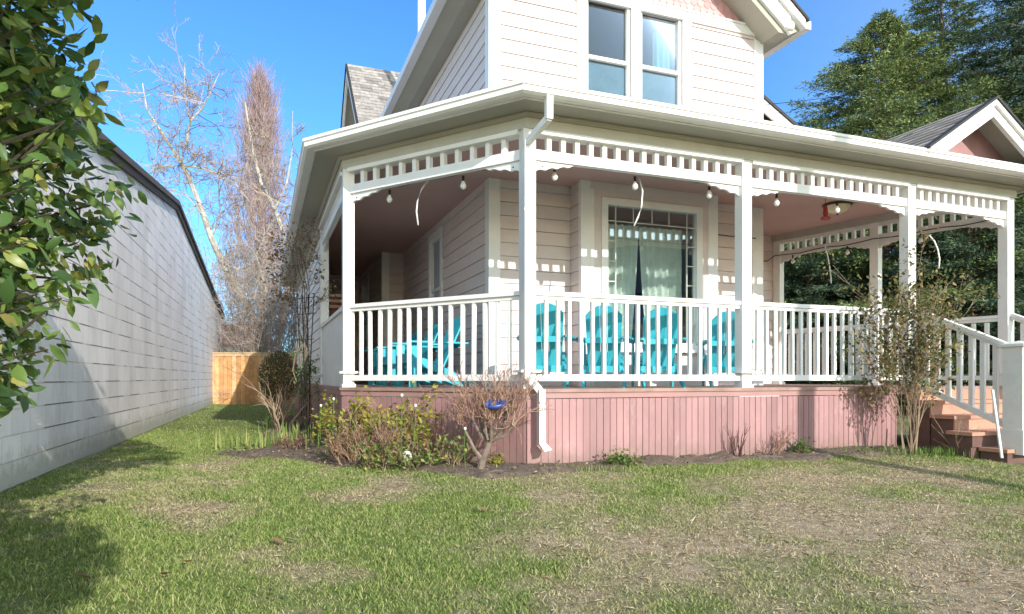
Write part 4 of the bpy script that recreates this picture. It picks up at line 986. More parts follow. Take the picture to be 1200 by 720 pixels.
# --- camellia beside the camera
def camellia():
    root = empty('camellia_tree', (-2.75, 3.0, g1(-2.75, 3.0))); tag(root, 'glossy leaved camellia tree filling the left edge', 'tree')
    base = Vector(root.location); mb = MB(); tips = []
    lobes = [(-2.72, 3.0, 1.75, .98, .9, .95), (-2.28, 2.62, 2.05, .62, .5, .55), (-2.35, 2.75, 2.3, .70, .55, .5), (-2.55, 2.7, 1.40, .65, .55, .5), (-2.58, 2.65, 1.2, .56, .45, .42), (-2.9, 3.05, 2.3, .8, .7, .45), (-1.42, 2.15, 3.0, .78, .5, .42), (-2.1, 2.5, 2.75, .7, .6, .4), (-2.9, 3.0, .95, .7, .7, .4), (-.55, 1.15, 2.95, .50, .62, .30), (-1.84, 1.75, 1.12, .30, .40, .26)]  # unseen overhead and low left lobes added to widen the lawn shadow
    mb.tube([(0, 0, -.1), (.02, 0, .6), (-.03, .03, 1.4), (.02, .02, 1.9), (0, 0, 2.4)], [.07, .06, .05, .035, .015], 8)
    mb.build('trunk', 'bark_dark', root); mb = MB(); mb.tube([Vector((0, 0, 2.2)), Vector((.8, -.7, 2.75)), Vector((2.0, -1.7, 3.05))], [.03, .022, .01], 6)
    centers = []
    tot = sum(l[3] * l[4] * l[5] for l in lobes)
    for lx, ly, lz, rx, ry, rz_ in lobes:
        m = int(1800 * rx * ry * rz_ / tot) + 60
        for _ in range(m):
            d = rdir(1)[0]; rr_ = random.uniform(.45, 1.02) ** .6
            centers.append((lx - (.15 if lz < 2.6 else .05) + d[0] * rx * rr_, ly + d[1] * ry * rr_, lz + d[2] * rz_ * rr_, d))
    # sprigs that reach out to the right of the crown
    for px, py, dep in ((124, 112, 2.45), (116, 142, 2.4), (106, 20, 2.45), (98, 150, 2.5), (92, 335, 2.35), (112, 350, 2.3), (84, 345, 2.35), (72, 395, 2.4), (96, 410, 2.35), (60, 425, 2.4), (100, 250, 2.6), (72, 285, 2.5), (18, 455, 2.35), (30, 440, 2.4), (108, 92, 2.5), (94, 185, 2.5), (88, 215, 2.55)):
        p = at(px - 40, py, dep); centers.append((p.x, p.y, p.z, np.array([.85, -.2, .1])))
        mb.tube([p - base + Vector((-.35, .1, -.06)), p - base], [.007, .003], 4)
    P = []; D = []; Nn = []; Ls = []; Ws = []
    for x, y, z, d in centers:
        tips.append((x, y, z))
        if random.random() < .12: mb.tube([Vector((x, y, z)) - base - Vector(d) * .22 + Vector((0, 0, -.1)), Vector((x, y, z)) - base], [.008, .003], 4, cap=False)
        for k in range(random.randint(5, 9)):
            q = np.array([x, y, z]) + rng.normal(0, .045, 3); P.append(q - np.array(base))
            e = rdir(1)[0] * .9 + d * .75 + np.array([0, 0, -.25]); D.append(e); Nn.append(np.array([.15, -.25, .7]) + rdir(1)[0] * .75 + d * .35)
            l = random.uniform(.05, .11); Ls.append(l); Ws.append(l * random.uniform(.42, .55))
    leafmesh('foliage', np.array(P), np.array(D), np.array(Nn), Ls, Ws, 'camellia', root, fold=rng.uniform(-.02, .34, (len(P), 1)), curl=rng.uniform(-.12, .5, (len(P), 1)))
    tw_ = mb.build('twigs', 'bark_dark', root); tw_['kind'] = 'stuff'
camellia()

def unseen_shade_tree():  # out of view, added only to cast shade on the lower left lawn
    root = empty('added_shade_tree', (.30, -1.55, g1(.30, -1.55))); tag(root, 'unseen leafy tree added behind the viewpoint to shade the lower left lawn', 'tree')
    MB().tube([(0, 0, -.1), (.02, 0, 1.4), (-.1, .1, 2.6)], [.06, .05, .02], 8).build('trunk', 'bark_dark', root)
    n = 2600; d = rdir(n); P = d * (rng.random(n) ** .4)[:, None] * np.array([.58, .62, .40]) + np.array([-.15, .15, 2.65])
    leafmesh('crown', P, d + rdir(n), rdir(n) + np.array([0, 0, .6]), rng.uniform(.07, .12, n), rng.uniform(.035, .06, n), 'camellia', root, simple=True)
unseen_shade_tree()
# --- conifers behind the right end of the porch
def conifer(x, y, h, rad, label, mat='conifer', nbr=150, low=.3, lean=0, dens=1.0, pw=.64):
    root = empty('conifer_tree', (x, y, -.05)); tag(root, label, 'tree', 'conifers behind the porch')
    mb = MB(); mb.tube([(0, 0, 0), (lean * .3, 0, h * .4), (lean * .7, 0, h * .75), (lean, 0, h)], [h * .018 + .05, h * .014 + .03, h * .007 + .02, .01], 8); mb2 = MB()
    P = []; D = []; Nn = []; Ls = []; Ws = []
    for i in range(nbr):
        t = (i + random.random()) / nbr; z = low + (h - low) * (t ** .92); az = i * 2.399 + random.uniform(-.4, .4)
        ln = rad * ((1 - t) ** pw + .03) * random.uniform(.6, 1.2); c, s = math.cos(az), math.sin(az)
        droop = random.uniform(-.06, .30) + .25 * (t - .3); pts = []
        for k in range(6):
            f = k / 5; pts.append(Vector((lean * t + c * ln * f, s * ln * f, z + ln * (droop * f - .28 * f * f + .16 * f ** 3))))
        mb2.tube(pts, [.03 * (1 - t) + .012] + [.012] * 4 + [.004], 4, cap=False)
        m = int((14 + 30 * ln / max(rad, .1)) * dens)
        for k in range(m):
            f = random.uniform(.12, 1) ** .75; a = pts[min(4, int(f * 5))].lerp(pts[min(5, int(f * 5) + 1)], f * 5 - int(f * 5)) if f < 1 else pts[5]
            side = random.choice((-1, 1)); sp = Vector((-s * side, c * side, random.uniform(-.35, .25))); fw = Vector((c, s, 0))
            d = (sp * random.uniform(.3, 1) + fw * .8).normalized(); bl = (1 - f * .6) * ln * .38 * random.uniform(.3, 1) + .14
            nn = max(5, int(bl / .030)); t_ = rng.random(nn)[:, None]
            dd = np.array(d)[None]; P.append(np.array(a)[None] + dd * bl * t_ + rng.normal(0, .022, (nn, 3)) - np.array([[0, 0, .16]]) * bl * t_ ** 2)
            e = dd * .95 + rng.normal(0, .42, (nn, 3)); D.append(e); Nn.append(rng.normal(0, .75, (nn, 3)) + np.array([[.1, -.4, .7]]))
            Ls.append(rng.uniform(.055, .13, nn)); Ws.append(rng.uniform(.016, .034, nn))
    P, D, Nn, Ls, Ws = (np.concatenate(q) for q in (P, D, Nn, Ls, Ws))
    leafmesh('crown', P, D, Nn, Ls, Ws, mat, root, simple=True, curl=.1, fold=.1)
    tr = mb.build('trunk', 'bark_grey', root); mb2.build('branches', 'bark_grey', root)
conifer(10.6, 19.0, 11.2, 6.2, 'broad sunlit conifer rising left of the entry gable', nbr=420, dens=2.1, pw=.86)
conifer(13.6, 21.0, 13.2, 4.6, 'tall sunlit conifer above the entry gable', nbr=360, dens=1.75)
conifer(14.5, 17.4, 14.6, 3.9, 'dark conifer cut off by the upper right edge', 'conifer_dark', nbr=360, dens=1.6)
conifer(18.0, 22.0, 14.5, 4.6, 'tall conifer at the far right behind the dark one', nbr=260, dens=1.4)
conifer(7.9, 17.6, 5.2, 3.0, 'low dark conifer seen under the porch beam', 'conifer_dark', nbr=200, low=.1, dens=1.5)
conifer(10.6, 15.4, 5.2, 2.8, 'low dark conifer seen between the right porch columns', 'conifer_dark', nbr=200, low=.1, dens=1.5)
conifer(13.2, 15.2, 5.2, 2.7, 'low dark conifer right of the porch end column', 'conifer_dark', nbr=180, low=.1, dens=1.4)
conifer(9.3, 22.0, 8.2, 4.4, 'mid height conifer partly hidden by the porch roof', nbr=280, low=.1, dens=1.6)

# --- bare trees left
def bare_tree():
    dd = 27.0; root = empty('bare_tree', at(318, 430, dd)); root.location.z = -.1; tag(root, 'leafless pale barked tree with crooked mossy limbs', 'tree')
    o = Vector(root.location); mb = MB(); tw = MB()
    def limb(px, r0, r1, dj=0):
        pts = [at(x, y, dd + dj + random.uniform(-.4, .4)) - o for x, y in px]; k = len(pts)
        mb.tube(pts, [(r0 + (r1 - r0) * i / (k - 1)) * .72 for i in range(k)], 7)
        for i in range(k - 1):
            for _ in range(4):
                a = pts[i].lerp(pts[i + 1], random.random()); dr = Vector((random.gauss(0, 1), random.gauss(0, 1), random.gauss(.25, .6)))
                grow(tw, a, dr, random.uniform(.5, 1.7), .020, 3, .8, 3, .22, .03, None, .62, 3, 3, .007)
    limb([(318, 440), (300, 385), (282, 345), (262, 310), (248, 280), (236, 245), (222, 210), (212, 192)], .24, .12)
    limb([(212, 192), (200, 172), (186, 150), (172, 128), (167, 98)], .10, .03); limb([(212, 192), (219, 165), (223, 142), (217, 115), (216, 78)], .10, .025); limb([(223, 142), (236, 128), (246, 110), (257, 86)], .06, .02)
    limb([(212, 194), (235, 197), (255, 204), (275, 215), (292, 236)], .07, .03, .6); limb([(212, 194), (195, 195), (176, 198)], .05, .015); limb([(240, 255), (218, 228), (190, 218)], .05, .015)
    limb([(322, 440), (330, 380), (340, 330), (336, 285), (322, 245), (306, 215), (296, 175), (287, 120)], .22, .05, 1.5); limb([(322, 245), (336, 215), (342, 180), (343, 130)], .08, .02, 1.5)
    limb([(262, 310), (285, 318), (310, 312), (330, 318)], .07, .03, -.5); limb([(300, 385), (312, 340), (300, 300), (318, 262), (338, 240)], .10, .03, -.8); limb([(285, 345), (270, 330), (255, 325)], .05, .02); limb([(248, 280), (258, 250), (256, 215), (262, 180)], .06, .02, 1)
    mb.build('trunk', 'bark_pale', root); tw.build('crown', 'twig_pale', root)
bare_tree()
def poplar():
    dd = 36.0; root = empty('poplar_tree', at(305, 425, dd)); root.location.z = -.1; tag(root, 'tall narrow leafless poplar with reddish twigs', 'tree')
    mb = MB(); tw = MB(); h = 17.4; mb.tube([(0, 0, 0), (.05, 0, h * .3), (-.05, 0, h * .6), (0, 0, h * .9)], [.24, .17, .10, .03], 8)
    for i in range(430):
        t = random.random() ** .8; z = .8 + t * h * .86; az = random.uniform(0, 6.283); w = 2.5 * min(1, (t + .12) / .32) * (1 - t) ** .62 + .12
        r0 = w * random.random() ** .42; ln = max(.4, min(h * (1 - .30 * r0 / 2.6 * random.uniform(.5, 1.3)) - z, random.uniform(1.6, 4.2) * (1 - .25 * t))); k = 5; pts = []
        for j in range(k + 1):
            f = j / k; rr_ = r0 * (.22 + .78 * f ** .5); pts.append(Vector((math.cos(az) * rr_ + random.gauss(0, .04), math.sin(az) * rr_ + random.gauss(0, .04), z + ln * f)))
        tw.tube(pts, [.018, .016, .014, .011, .008, .006], 3, cap=False)
        for j in range(2, k + 1):
            for _ in range(4):
                d = Vector((random.gauss(0, .35), random.gauss(0, .35), 1)); e = pts[j] + d * random.uniform(.4, 1.3); m_ = pts[j].lerp(e, .5) + Vector((random.gauss(0, .05), random.gauss(0, .05), 0))
                tw.tube([pts[j], m_, e], [.009, .007, .005], 3, cap=False)
    mb.build('trunk', 'bark_grey', root); tw.build('crown', 'twig_red', root)
poplar()
def brush(x, y, w, h, n, label, mat='twig_pale', nm='twiggy_bush', leaf=None, r=.014):
    root = empty(nm, (x, y, g1(x, y) - .03)); tag(root, label, 'bush', 'bare bushes behind the fence'); mb = MB()
    for i in range(n):
        a = random.uniform(0, 6.283); q = Vector((math.cos(a) * w * .5 * random.random(), math.sin(a) * w * .35 * random.random(), 0))
        grow(mb, q, (math.cos(a) * .45, math.sin(a) * .45, 1), h * random.uniform(.35, .6), r, 4, .75, 3, .2, .02, None, .62, 3, 3, .005)
    mb.build('stems', mat, root)
brush(-9.5, 24.0, 2.0, 6.0, 26, 'tangled tan leafless bush rising behind the sunlit cedar fence', r=.018)
brush(-8.4, 23.4, 2.0, 6.2, 28, 'tangled tan leafless bush behind the shaded right end of the fence', r=.018)
brush(-10.2, 27.5, 3.4, 8.0, 30, 'taller leafless thicket at the foot of the bare trees', 'twig_pale', r=.022)

# --- clipped ball shrub
def topiary():
    x, y = -4.56, 13.0; root = empty('ball_shrub', (x, y, 0)); tag(root, 'dark clipped ball shrub in shade before the fence', 'shrub')
    n = 5200; d = rdir(n); rr_ = rng.random(n) ** .25; P = d * rr_[:, None] * np.array([.36, .36, .50]) * (1 + .08 * vnoise(d[:, 0] * 4, d[:, 2] * 4, 1, 9)[:, None]) + np.array([0, 0, .86])
    leafmesh('foliage', P, d + rdir(n) * .7, d + rdir(n) * .5, rng.uniform(.03, .055, n), rng.uniform(.014, .022, n), 'topiary', root, simple=True)
    mb = MB()
    for k in range(7): a = k * .9; mb.tube([(.05 * math.cos(a), .05 * math.sin(a), -.05), (.1 * math.cos(a), .1 * math.sin(a), .35), (.2 * math.cos(a), .2 * math.sin(a), .8)], [.02, .015, .01], 5)
    mb.build('stems', 'bark_grey', root)
topiary()
# --- generic shrub
def shrub(name, x, y, label, cat, n, h, w, depth=2, mat='twig_tan', leafm=None, per=3, ln=.05, wd=.03, r=.006, spread=.5, group=None, bend=.15, nk=3, shrink=.62, up=.06, open_=.45, dz=0.0, lspread=.03, mindep=9):
    root = empty(name, (x, y, g1(x, y) + .02 + dz)); tag(root, label, cat, group); mb = MB(); tips = []
    for i in range(n):
        a = random.uniform(0, 6.283); q = Vector((math.cos(a) * w * .3 * random.random(), math.sin(a) * w * .3 * random.random(), -.03))
        o = open_ * random.uniform(.2, 1.2)
        grow(mb, q, (math.cos(a) * o, math.sin(a) * o, 1), h * random.uniform(.4, .62), r, depth, spread, nk, bend, up, tips, shrink, 3, 4, .0018)
    mb.build('stems', mat, root)
    if leafm: bezleaf_shrub(root, [t for t in tips if t[2] <= mindep], leafm, per, ln, wd, spread=lspread)
    return root
# tall rose by the steps
q = at(1060, 528, 7.35)
shrub('climbing_rose', q.x, q.y - .1, 'tall leggy rose bush half leafless beside the porch steps', 'shrub', 13, 1.72, .28, 3, 'twig_tan', 'leaf_rose', 9, .056, .032, .007, .22, open_=.05, bend=.10, nk=3, shrink=.6, up=.05, mindep=1, lspread=.06)
q = at(1128, 520, 7.3); shrub('cane_clump', q.x, q.y, 'clump of bare yellowish canes beside the brown steps', 'shrub', 12, .55, .25, 1, 'twig_tan', None, r=.006, open_=.5, spread=.3)
q = uvw(7.55, -.4); shrub('climbing_rose', q.x, q.y, 'rusty leaved bush at the far right beyond the stair rail', 'shrub', 8, 1.5, .4, 2, 'twig_rust', 'leaf_rose', 5, .05, .03, .008, .4, open_=.3)
# pollarded hydrangea with ball of twigs
def pollard():
    x, y = -.25, 6.0; root = empty('pollarded_shrub', (x, y, g1(x, y) + .02)); root.scale = (.9, .9, .94); tag(root, 'pollarded bare shrub with a broom of rusty twigs before the porch corner', 'shrub')
    tb = MB(); tb.tube([(-.05, 0, -.05), (-.02, .01, .1), (.03, .0, .22), (.05, -.01, .33), (.09, -.02, .42)], [.048, .035, .031, .034, .030], 9); arms = []
    for i in range(9):
        a = i * 2.4; rr_ = random.uniform(.08, .24); b = Vector((.06 + .05 * math.cos(a), -.01 + .05 * math.sin(a), .30)); e = Vector((.06 + rr_ * 1.25 * math.cos(a), -.01 + rr_ * .8 * math.sin(a), random.uniform(.40, .56) + .15 * rr_)); m_ = b.lerp(e, .5) + Vector((0, 0, -.04))
        tb.tube([b, m_, e], [.019, .015, .013], 6); arms.append(e)
        k_ = MB(); tb.tube([e + Vector((0, 0, -.01)), e + Vector((.01, 0, .03))], [.024, .014], 6)
    tb.tube([(-.02, .01, .1), (-.10, -.02, .2), (-.15, .0, .30), (-.23, 0, .44)], [.026, .02, .017, .014], 6); arms.append(Vector((-.23, 0, .44)))
    tb.build('trunk', 'bark_grey', root)
    mb = MB()
    for e in arms:
        for _ in range(10):
            o = (e - Vector((.06, 0, .42))); d = Vector((o.x * 1.3 + random.gauss(0, .32), o.y * 1.2 + random.gauss(0, .32), .6 + random.uniform(0, .5)))
            grow(mb, e + Vector((random.gauss(0, .03), random.gauss(0, .03), 0)), d, random.uniform(.12, .34), .0048, 2, .45, 2, .16, .06, None, .6, 3, 4, .0028)
        for _ in range(5):
            d = Vector((random.gauss(0, 1), random.gauss(0, 1), random.uniform(-.2, .3))); grow(mb, e, d, random.uniform(.08, .2), .004, 1, .6, 2, .25, .02, None, .6, 3, 4, .0025)
    mb.build('twigs', 'twig_rust', root)
    b = MB(); b.lathe([(0, -.035), (.07, -.03), (.125, .0), (.14, .035), (.13, .035), (.115, .005), (.06, -.018), (0, -.02)], 20); bo = b.build('blue_bowl', 'blue', None, True); bo.location = (x + .10, y - .10, g1(x, y) + .61); bo.scale = (.8, .8, .8); bo.rotation_euler = (R(12), R(-6), 0)
    tag(bo, 'blue dish lodged among the bare twigs of the pollarded shrub', 'dish')
pollard()
# roses and twigs on the right bed
q = at(866, 527, 6.95); shrub('bare_rose_or_shadow_twigs', q.x, q.y, 'small bare dark stemmed rose, left of two by the pink skirt', 'shrub', 9, .42, .18, 1, 'twig_dark', None, r=.007, open_=.35, spread=.35, up=.1)
for dx, hh in ((-.03, .55), (.03, .7), (.0, .62)): pass
q = at(905, 526, 7.1); shrub('bare_rose_or_shadow_twigs', q.x, q.y, 'small bare twiggy rose, right of two by the pink skirt', 'shrub', 9, .36, .2, 2, 'twig_rust', 'leaf_brown', 1, .025, .014, .006, .55, open_=.7)
q = at(510, 540, 6.35); shrub('bare_rose_or_shadow_twigs', q.x, q.y, 'bare twig fan standing in for a branch shadow on the angled pink skirt', 'shrub', 7, .62, .16, 1, 'twig_rust', None, r=.006, open_=.6, spread=.3)  # twigs added where a fan of branch shadow crosses the skirt
# bed: yellow leaved shrub, green plants, perennials
GB = 'plants in the corner flower bed'
def px_ground(x, y):
    d = EYE * F / max(8, (y - HY))
    for _ in range(6):
        X = (x - CX) / F * d; d = (EYE - g1(X, d)) * F / (y - HY)
    return (x - CX) / F * d, d
def bedplant(px, py, label, **k):
    x, y = px_ground(px, py); u, v = uv_of(x, y); return shrub(k.pop('name', 'garden_plant'), x, y, label, k.pop('cat', 'plant'), group=GB, **k)
bedplant(470, 540, 'yellowing shrub in the middle of the corner bed, tallest of the bed plants', n=14, h=.72, w=.4, depth=2, mat='twig_tan', leafm='leaf_yellow', per=3, ln=.06, wd=.042, open_=.35, mindep=1)
bedplant(432, 533, 'golden leaved bush left of the middle of the corner bed', n=13, h=.60, w=.42, depth=2, mat='twig_rust', leafm='leaf_yellow', per=4, ln=.06, wd=.042, open_=.4, mindep=1)
bedplant(386, 527, 'bright lime green leafy spire at the bed corner', n=8, h=.62, w=.18, depth=1, mat='twig_tan', leafm='leaf_yellow', per=9, ln=.06, wd=.032, open_=.2, lspread=.05)
bedplant(404, 541, 'mid green leafy plant below the lime spire', n=11, h=.36, w=.36, depth=1, leafm='leaf_mix', per=8, ln=.06, wd=.034, open_=.6, lspread=.05)
bedplant(447, 550, 'green leafy plant at the lawn edge of the corner bed', n=11, h=.28, w=.42, depth=1, leafm='leaf_mix', per=7, ln=.055, wd=.032, open_=.7, lspread=.05)
bedplant(490, 551, 'low green plant near the white stone', n=10, h=.24, w=.42, depth=1, leafm='leaf_mix', per=7, ln=.05, wd=.03, open_=.7, lspread=.05)
bedplant(527, 551, 'green and yellow plant beside the pollarded trunk', n=9, h=.36, w=.32, depth=1, leafm='leaf_mix', per=6, ln=.05, wd=.032, open_=.5, lspread=.05)
bedplant(455, 543, 'brown dry stemmed perennial among the yellow leaves', n=26, h=.55, w=.7, depth=2, mat='twig_rust', leafm='leaf_brown', per=1, ln=.035, wd=.018, open_=.7)
bedplant(420, 545, 'dry rusty perennial left in the corner bed', n=24, h=.42, w=.6, depth=2, mat='twig_rust', leafm='leaf_brown', per=1, ln=.035, wd=.018, open_=.8)
bedplant(340, 528, 'dry brown mound of stems beside the iris leaves', n=24, h=.2, w=.6, depth=2, mat='twig_dark', leafm='leaf_brown', per=1, ln=.03, wd=.015, open_=1.1)
bedplant(728, 548, 'low green clump alone under the front pink skirt', n=12, h=.14, w=.3, depth=1, leafm='leaf_green', per=10, ln=.04, wd=.024, open_=.9, lspread=.04)
bedplant(582, 548, 'tiny yellow leaved seedling beside the corner of the skirt', n=4, h=.12, w=.1, depth=1, leafm='leaf_yellow', per=5, ln=.04, wd=.025, open_=.4, lspread=.03)
bedplant(939, 533, 'low pale green weed in the bed below the pole shadow', n=9, h=.14, w=.26, depth=1, leafm='leaf_green', per=8, ln=.045, wd=.022, open_=.8, lspread=.04)
# pale bare shrub and dark stump at the side
x, y = -3.55, 10.2; shrub('bare_shrub', x, y, 'pale forked leafless shrub beside the trellis', 'shrub', 11, 1.05, .35, 2, 'twig_tan', None, r=.013, open_=.35, spread=.4, up=.02)
# iris fans
def blades(name, cx, cy, n, h, w, label, mat='leaf_iris', sx=.3, sy=.15):
    root = empty(name, (cx, cy, g1(cx, cy))); tag(root, label, 'plant', 'iris leaves along the bed edge')
    V = []; Fc = []
    mb = MB()
    for i in range(n):
        bx, by = random.gauss(0, sx), random.gauss(0, sy); hh = h * random.uniform(.55, 1.15); a = random.uniform(0, 6.283); le = random.uniform(.02, .28) * hh; ww = w * random.uniform(.7, 1.2); ca, sa = math.cos(a), math.sin(a)
        pts = []
        for f, k in ((0, 1), (.4, .95), (.75, .7)):
            c_ = Vector((bx + ca * le * f * f, by + sa * le * f * f, hh * f)); s_ = Vector((-sa, ca, 0)) * ww * .5 * k; pts += [c_ - s_, c_ + s_]
        pts.append(Vector((bx + ca * le, by + sa * le, hh)))
        mb.add(pts, [(0, 1, 3, 2), (2, 3, 5, 4), (4, 5, 6)])
    mb.build('leaves', mat, root)
x, y = px_ground(318, 526); blades('iris_clump', x, y, 90, .23, .017, 'pale yellow green iris blades at the left tip of the bed')
x, y = px_ground(345, 519); blades('iris_clump', x, y, 80, .26, .017, 'iris blades behind the brown mound in the bed', sx=.22)
x, y = px_ground(328, 505); blades('iris_clump', x, y, 60, .28, .017, 'farther tuft of green iris blades below the ball shrub', 'leaf_green', sx=.2, sy=.2)
x, y = px_ground(428, 536); blades('iris_clump', x, y, 50, .30, .012, 'upright green spear leaves among the yellow bushes', 'leaf_green', sx=.2)
x, y = px_ground(1085, 533); blades('garden_pinks', x, y, 420, .10, .009, 'grey green grassy ground cover at the foot of the steps', 'leaf_green', sx=.36, sy=.09)
x, y = px_ground(985, 531); blades('garden_pinks', x, y, 260, .08, .009, 'grassy green ground cover in the bed right of the pole shadow', 'leaf_green', sx=.35, sy=.07)
x, y = px_ground(690, 553); blades('garden_pinks', x, y, 160, .07, .008, 'wispy grass strip in the bed below the front skirt', 'leaf_iris', sx=.30, sy=.05)
# white bits in the bed
x, y = px_ground(477, 549); sp = MB().lathe([(0, .10), (.03, .095), (.05, .06), (.052, .04), (.03, .0), (0, -.01)], 14).build('white_stone', 'flower', None, True); sp.location = (x, y - .02, g1(x, y) + .06); tag(sp, 'round white stone nestled among green bed plants', 'stone')
x, y = px_ground(503, 549)
for i, (px_, py_, dz) in enumerate(((404, 466, 8.0), (392, 473, 7.6), (487, 465, 6.3), (473, 462, 6.3))): pass
def bud(px, py, dep, label):
    p = at(px, py, dep); g = g1(p.x, p.y); r_ = empty('white_flower', (p.x, p.y, g)); tag(r_, label, 'flower', 'white flower heads above the bed')
    MB().tube([(0.01, 0, 0), (-.01, 0, (p.z - g) * .5), (0, 0, p.z - g)], .004, 4).build('stem', 'leaf_green', r_)
    MB().lathe([(0, .02), (.010, .015), (.014, .003), (.009, -.008), (0, -.012)], 8, (0, 0, p.z - g)).build('flower_head', 'flower', r_, True)
bud(391, 468, 7.0, 'white flower head highest above the lime spire'); bud(376, 476, 7.0, 'white flower head left above the lime spire'); bud(487, 476, 6.0, 'white flower head on the yellow shrub near the added twig fan'); bud(471, 464, 6.0, 'white flower head topping the yellowing shrub'); bud(545, 503, 5.95, 'white flower head beside the pollarded trunk')

# trellis with climber
def trellis():
    b = uvw(-1.72, 5.0); b2 = empty('trellis', (b.x, b.y, g1(b.x, b.y)), HR - R(55)); tag(b2, 'black metal fan trellis standing against the side of the house', 'trellis')
    mb = MB()
    for i in range(4): x = (i - 1.5) * 1.25; mb.tube([(x * .045, 0, -.1), (x * .06, 0, 1.0), (x * .11, 0, 2.15)], .008, 5)
    for z, w in ((.5, .13), (1.0, .15), (1.45, .2), (1.85, .26), (2.1, .28)): mb.tube([(-w, 0, z), (w, 0, z)], .006, 5)
    mb.build('rods', 'black', b2)
    r = empty('clematis_vine', (b.x - .03, b.y - .06, g1(b.x, b.y))); tag(r, 'dry brown climbing vine reaching from the trellis to the gutter', 'climber')
    mb = MB(); tips = []
    for i in range(7):
        q = Vector((random.gauss(0, .06), random.gauss(0, .04), 0)); pts = [q]
        for k in range(9): q = q + Vector((random.gauss(-.012, .045), random.gauss(0, .03), .32)); pts.append(q.copy())
        mb.tube(pts, [.012] * 5 + [.007] * 5, 4)
        for p in pts[5:]: grow(mb, p, (random.gauss(-.2, .6), random.gauss(0, .5), .5), .35, .005, 2, .7, 3, .2, .0, tips, .6, 3, 3, .0025)
        for p in pts[2:5]: tips.append((p, Vector((0, 0, 1)), 3))
    mb.build('stems', 'bark_grey', r)
    bezleaf_shrub(r, [t for t in tips if t[2] < 3 and t[0].z > 2.0], 'leaf_brown', 2, .06, .04, 'dry_leaves', .03)
    bezleaf_shrub(r, [t for t in tips if t[0].z < 1.9 and t[2] == 3] + [(Vector((random.gauss(.06, .07), random.gauss(0, .06), random.uniform(.55, 1.15))), Vector((0, 0, 1)), 0) for _ in range(60)], 'leaf_green', 5, .06, .036, 'green_leaves', .06)
    bezleaf_shrub(r, [(Vector((0, -.05, 1.45)), Vector((0, -1, 0)), 0), (Vector((-.04, -.05, 1.25)), Vector((0, -1, 0)), 0)], 'leaf_yellow', 10, .06, .045, 'yellow_leaves', .02)
trellis()
# fallen leaves on the lawn
for px_, py_, lab, mt in ((219, 668, 'orange fallen leaf alone on the left lawn', 'leaf_orange'), (194, 683, 'brown curled fallen leaf near the orange leaf', 'leaf_brown'), (341, 641, 'pale yellow fallen leaf, right of a pair on the lawn', 'leaf_pale'), (325, 643, 'tan fallen leaf, left of a pair on the lawn', 'leaf_brown'), (566, 604, 'small tan fallen leaf in mid lawn', 'leaf_brown'), (98, 686, 'dull brown fallen leaf at the lower left', 'leaf_brown')):
    if mt == 'leaf_orange' and mt not in M: M[mt] = paint('orange_leaf', (.48, .22, .04), .6, .1, 30)
    if mt == 'leaf_pale' and mt not in M: M[mt] = paint('pale_leaf', (.62, .56, .30), .6, .1, 30)
    x, y = px_ground(px_, py_); a = random.uniform(0, 6.28)
    o = leafmesh('fallen_leaf', np.array([[0, 0, 0.]]), np.array([[math.cos(a), math.sin(a), .15]]), np.array([[0, .2, 1.]]), [.075], [.055], mt, None, fold=-.35, curl=-.2)
    o.location = (x - math.cos(a) * .03, y - math.sin(a) * .03, g1(x, y) + .03); tag(o, lab, 'leaf', 'fallen leaves on the lawn')
# overhead cable
a, b = uvw(6.2, 3.9, EYE + 5.0), Vector((13.5, 12.0, 8.0)); pts = [a.lerp(b, i / 12) - Vector((0, 0, .35 * (1 - (i / 6 - 1) ** 2))) for i in range(13)]
tag(MB().tube(pts, .006, 5).build('overhead_cable', 'black'), 'thin black service cable crossing before the conifers to the roof', 'cable')
# street pole behind the camera whose shadow crosses the lawn and skirt
SA, SE = 31.0, 23.6
sd = Vector((math.sin(R(SA)), -math.cos(R(SA))))
pp = uvw(3.33, -.09).to_2d() + sd * 8.6
po = empty('utility_pole', (pp.x, pp.y, g1(pp.x, pp.y))); tag(po, 'wooden utility pole whose shadow falls across the lawn', 'pole')
MB().tube([(0, 0, -.5), (0, 0, 8.6)], [.135, .11], 12).build('shaft', 'bark_grey', po); MB().box(-1.1, 1.1, -.06, .06, 7.9, 8.02).build('crossarm', 'bark_grey', po)

ah = empty('street_house', (24.5, -9.0, -.5), R(58)); tag(ah, 'grey blue house across the street mirrored in the big porch window', 'house')
MB().box(-6, 6, 0, 7, -.3, 5.2).build('wall', paint('blue_grey_siding', (.26, .30, .40), .7, .05, 2), ah)
mb = MB(); mb.add([(-6.5, -.6, 5.1), (6.5, -.6, 5.1), (6.5, 7.6, 5.1), (-6.5, 7.6, 5.1), (-6.5, 3.5, 8.2), (6.5, 3.5, 8.2)], [(0, 1, 5, 4), (2, 3, 4, 5), (0, 4, 3), (1, 2, 5), (3, 2, 1, 0)]); mb.build('roof', 'roofmetal', ah)
for x in (-4, -.6, 2.8):
    for y_ in (0, 7):
        w_ = MB().box(x, x + 1.3, y_ - .04, y_ + .04, 1.2, 2.9).build('window', 'dark', ah); f_ = MB().box(x - .12, x + 1.42, y_ - .06, y_ + .06, 2.91, 3.05).build('frame', 'white', ah); f_.parent = w_
conifer(13.6, 1.2, 5.2, 1.2, 'narrow conifer across the street mirrored in the porch window', 'conifer_dark', nbr=70, low=.2, dens=.7)

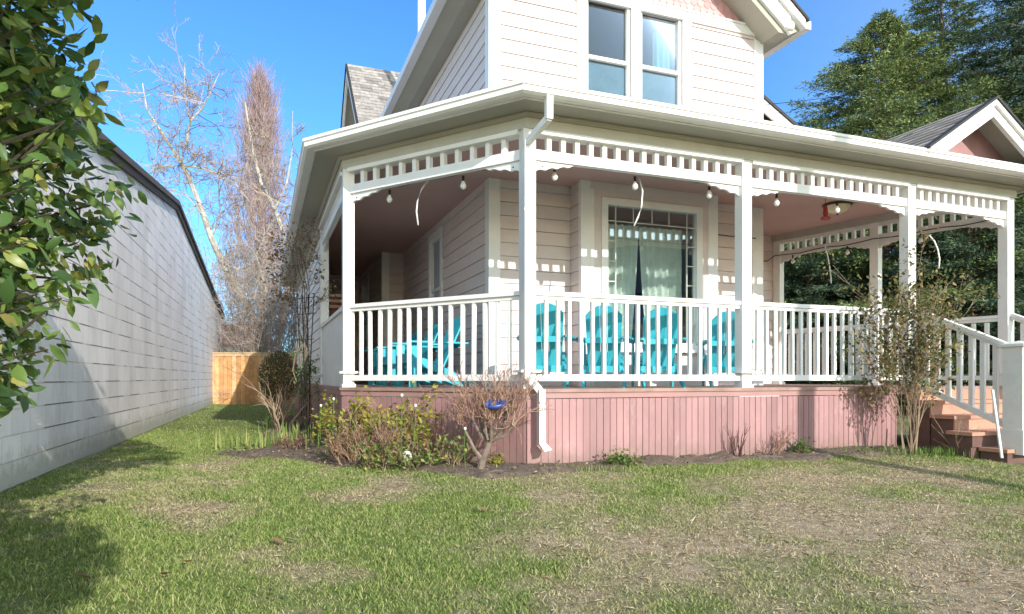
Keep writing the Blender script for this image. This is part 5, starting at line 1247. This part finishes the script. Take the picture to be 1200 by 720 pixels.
# ================================================================== LIGHT, CAMERA
w = bpy.data.worlds.new('World'); SC.world = w; w.use_nodes = True; nt = w.node_tree
sky = nt.nodes.new('ShaderNodeTexSky'); sky.sky_type = 'NISHITA'; sky.sun_disc = False; sky.sun_elevation = R(SE); sky.sun_rotation = R(180 - SA)
sky.altitude = 50; sky.air_density = 1.0; sky.dust_density = .1; sky.ozone_density = 3.0
bg = nt.nodes['Background']; bg.inputs[1].default_value = .15; tcw = nt.nodes.new('ShaderNodeTexCoord'); dt = nt.nodes.new('ShaderNodeVectorMath'); dt.operation = 'DOT_PRODUCT'; nt.links.new(tcw.outputs['Generated'], dt.inputs[0]); dt.inputs[1].default_value = (-math.sin(R(SA)), math.cos(R(SA)), 0)
tr_ = ramp(nt, [(.0, (1, .79, .56)), (.42, (.97, .78, .58)), (.80, (.165, .31, .45))], (lambda m_: (setattr(m_, 'operation', 'MULTIPLY_ADD'), nt.links.new(dt.outputs['Value'], m_.inputs[0]), setattr(m_.inputs[1], 'default_value', .5), setattr(m_.inputs[2], 'default_value', .5), m_.outputs[0])[-1])(nt.nodes.new('ShaderNodeMath')))
mxw = nt.nodes.new('ShaderNodeMix'); mxw.data_type = 'RGBA'; mxw.blend_type = 'MULTIPLY'; mxw.inputs[0].default_value = 1; nt.links.new(sky.outputs[0], mxw.inputs[6]); nt.links.new(tr_, mxw.inputs[7]); vs_ = nt.nodes.new('ShaderNodeVectorMath'); vs_.operation = 'SCALE'; vs_.inputs['Scale'].default_value = 2.2; nt.links.new(mxw.outputs[2], vs_.inputs[0]); nt.links.new(vs_.outputs[0], bg.inputs[0])
sl_ = bpy.data.lights.new('sun', 'SUN'); sl_.energy = 2.7; sl_.angle = R(.5); sl_.color = (1, .95, .87)
so = bpy.data.objects.new('sun', sl_); COL.objects.link(so)
sv = Vector((sd.x * math.cos(R(SE)), sd.y * math.cos(R(SE)), math.sin(R(SE)))); so.rotation_euler = sv.to_track_quat('Z', 'Y').to_euler(); so.location = sv * 30
cam = bpy.data.cameras.new('camera'); co = bpy.data.objects.new('camera', cam); COL.objects.link(co); co.location = (0, 0, EYE); co.rotation_euler = (R(90), 0, 0)
cam.sensor_width = 36; cam.lens = 36 * F / 1200; cam.shift_y = (HY - 360) / 1200; cam.clip_end = 2000; cam.clip_start = .05
SC.camera = co
SC.view_settings.view_transform = 'Standard'; SC.view_settings.look = 'None'; SC.view_settings.exposure = 1.04; SC.view_settings.gamma = 1; SC.view_settings.use_curve_mapping = False
SC.render.engine = 'CYCLES'; SC.cycles.use_denoising = True
SC.cycles.max_bounces = 8; SC.cycles.diffuse_bounces = 4; SC.cycles.transparent_max_bounces = 12
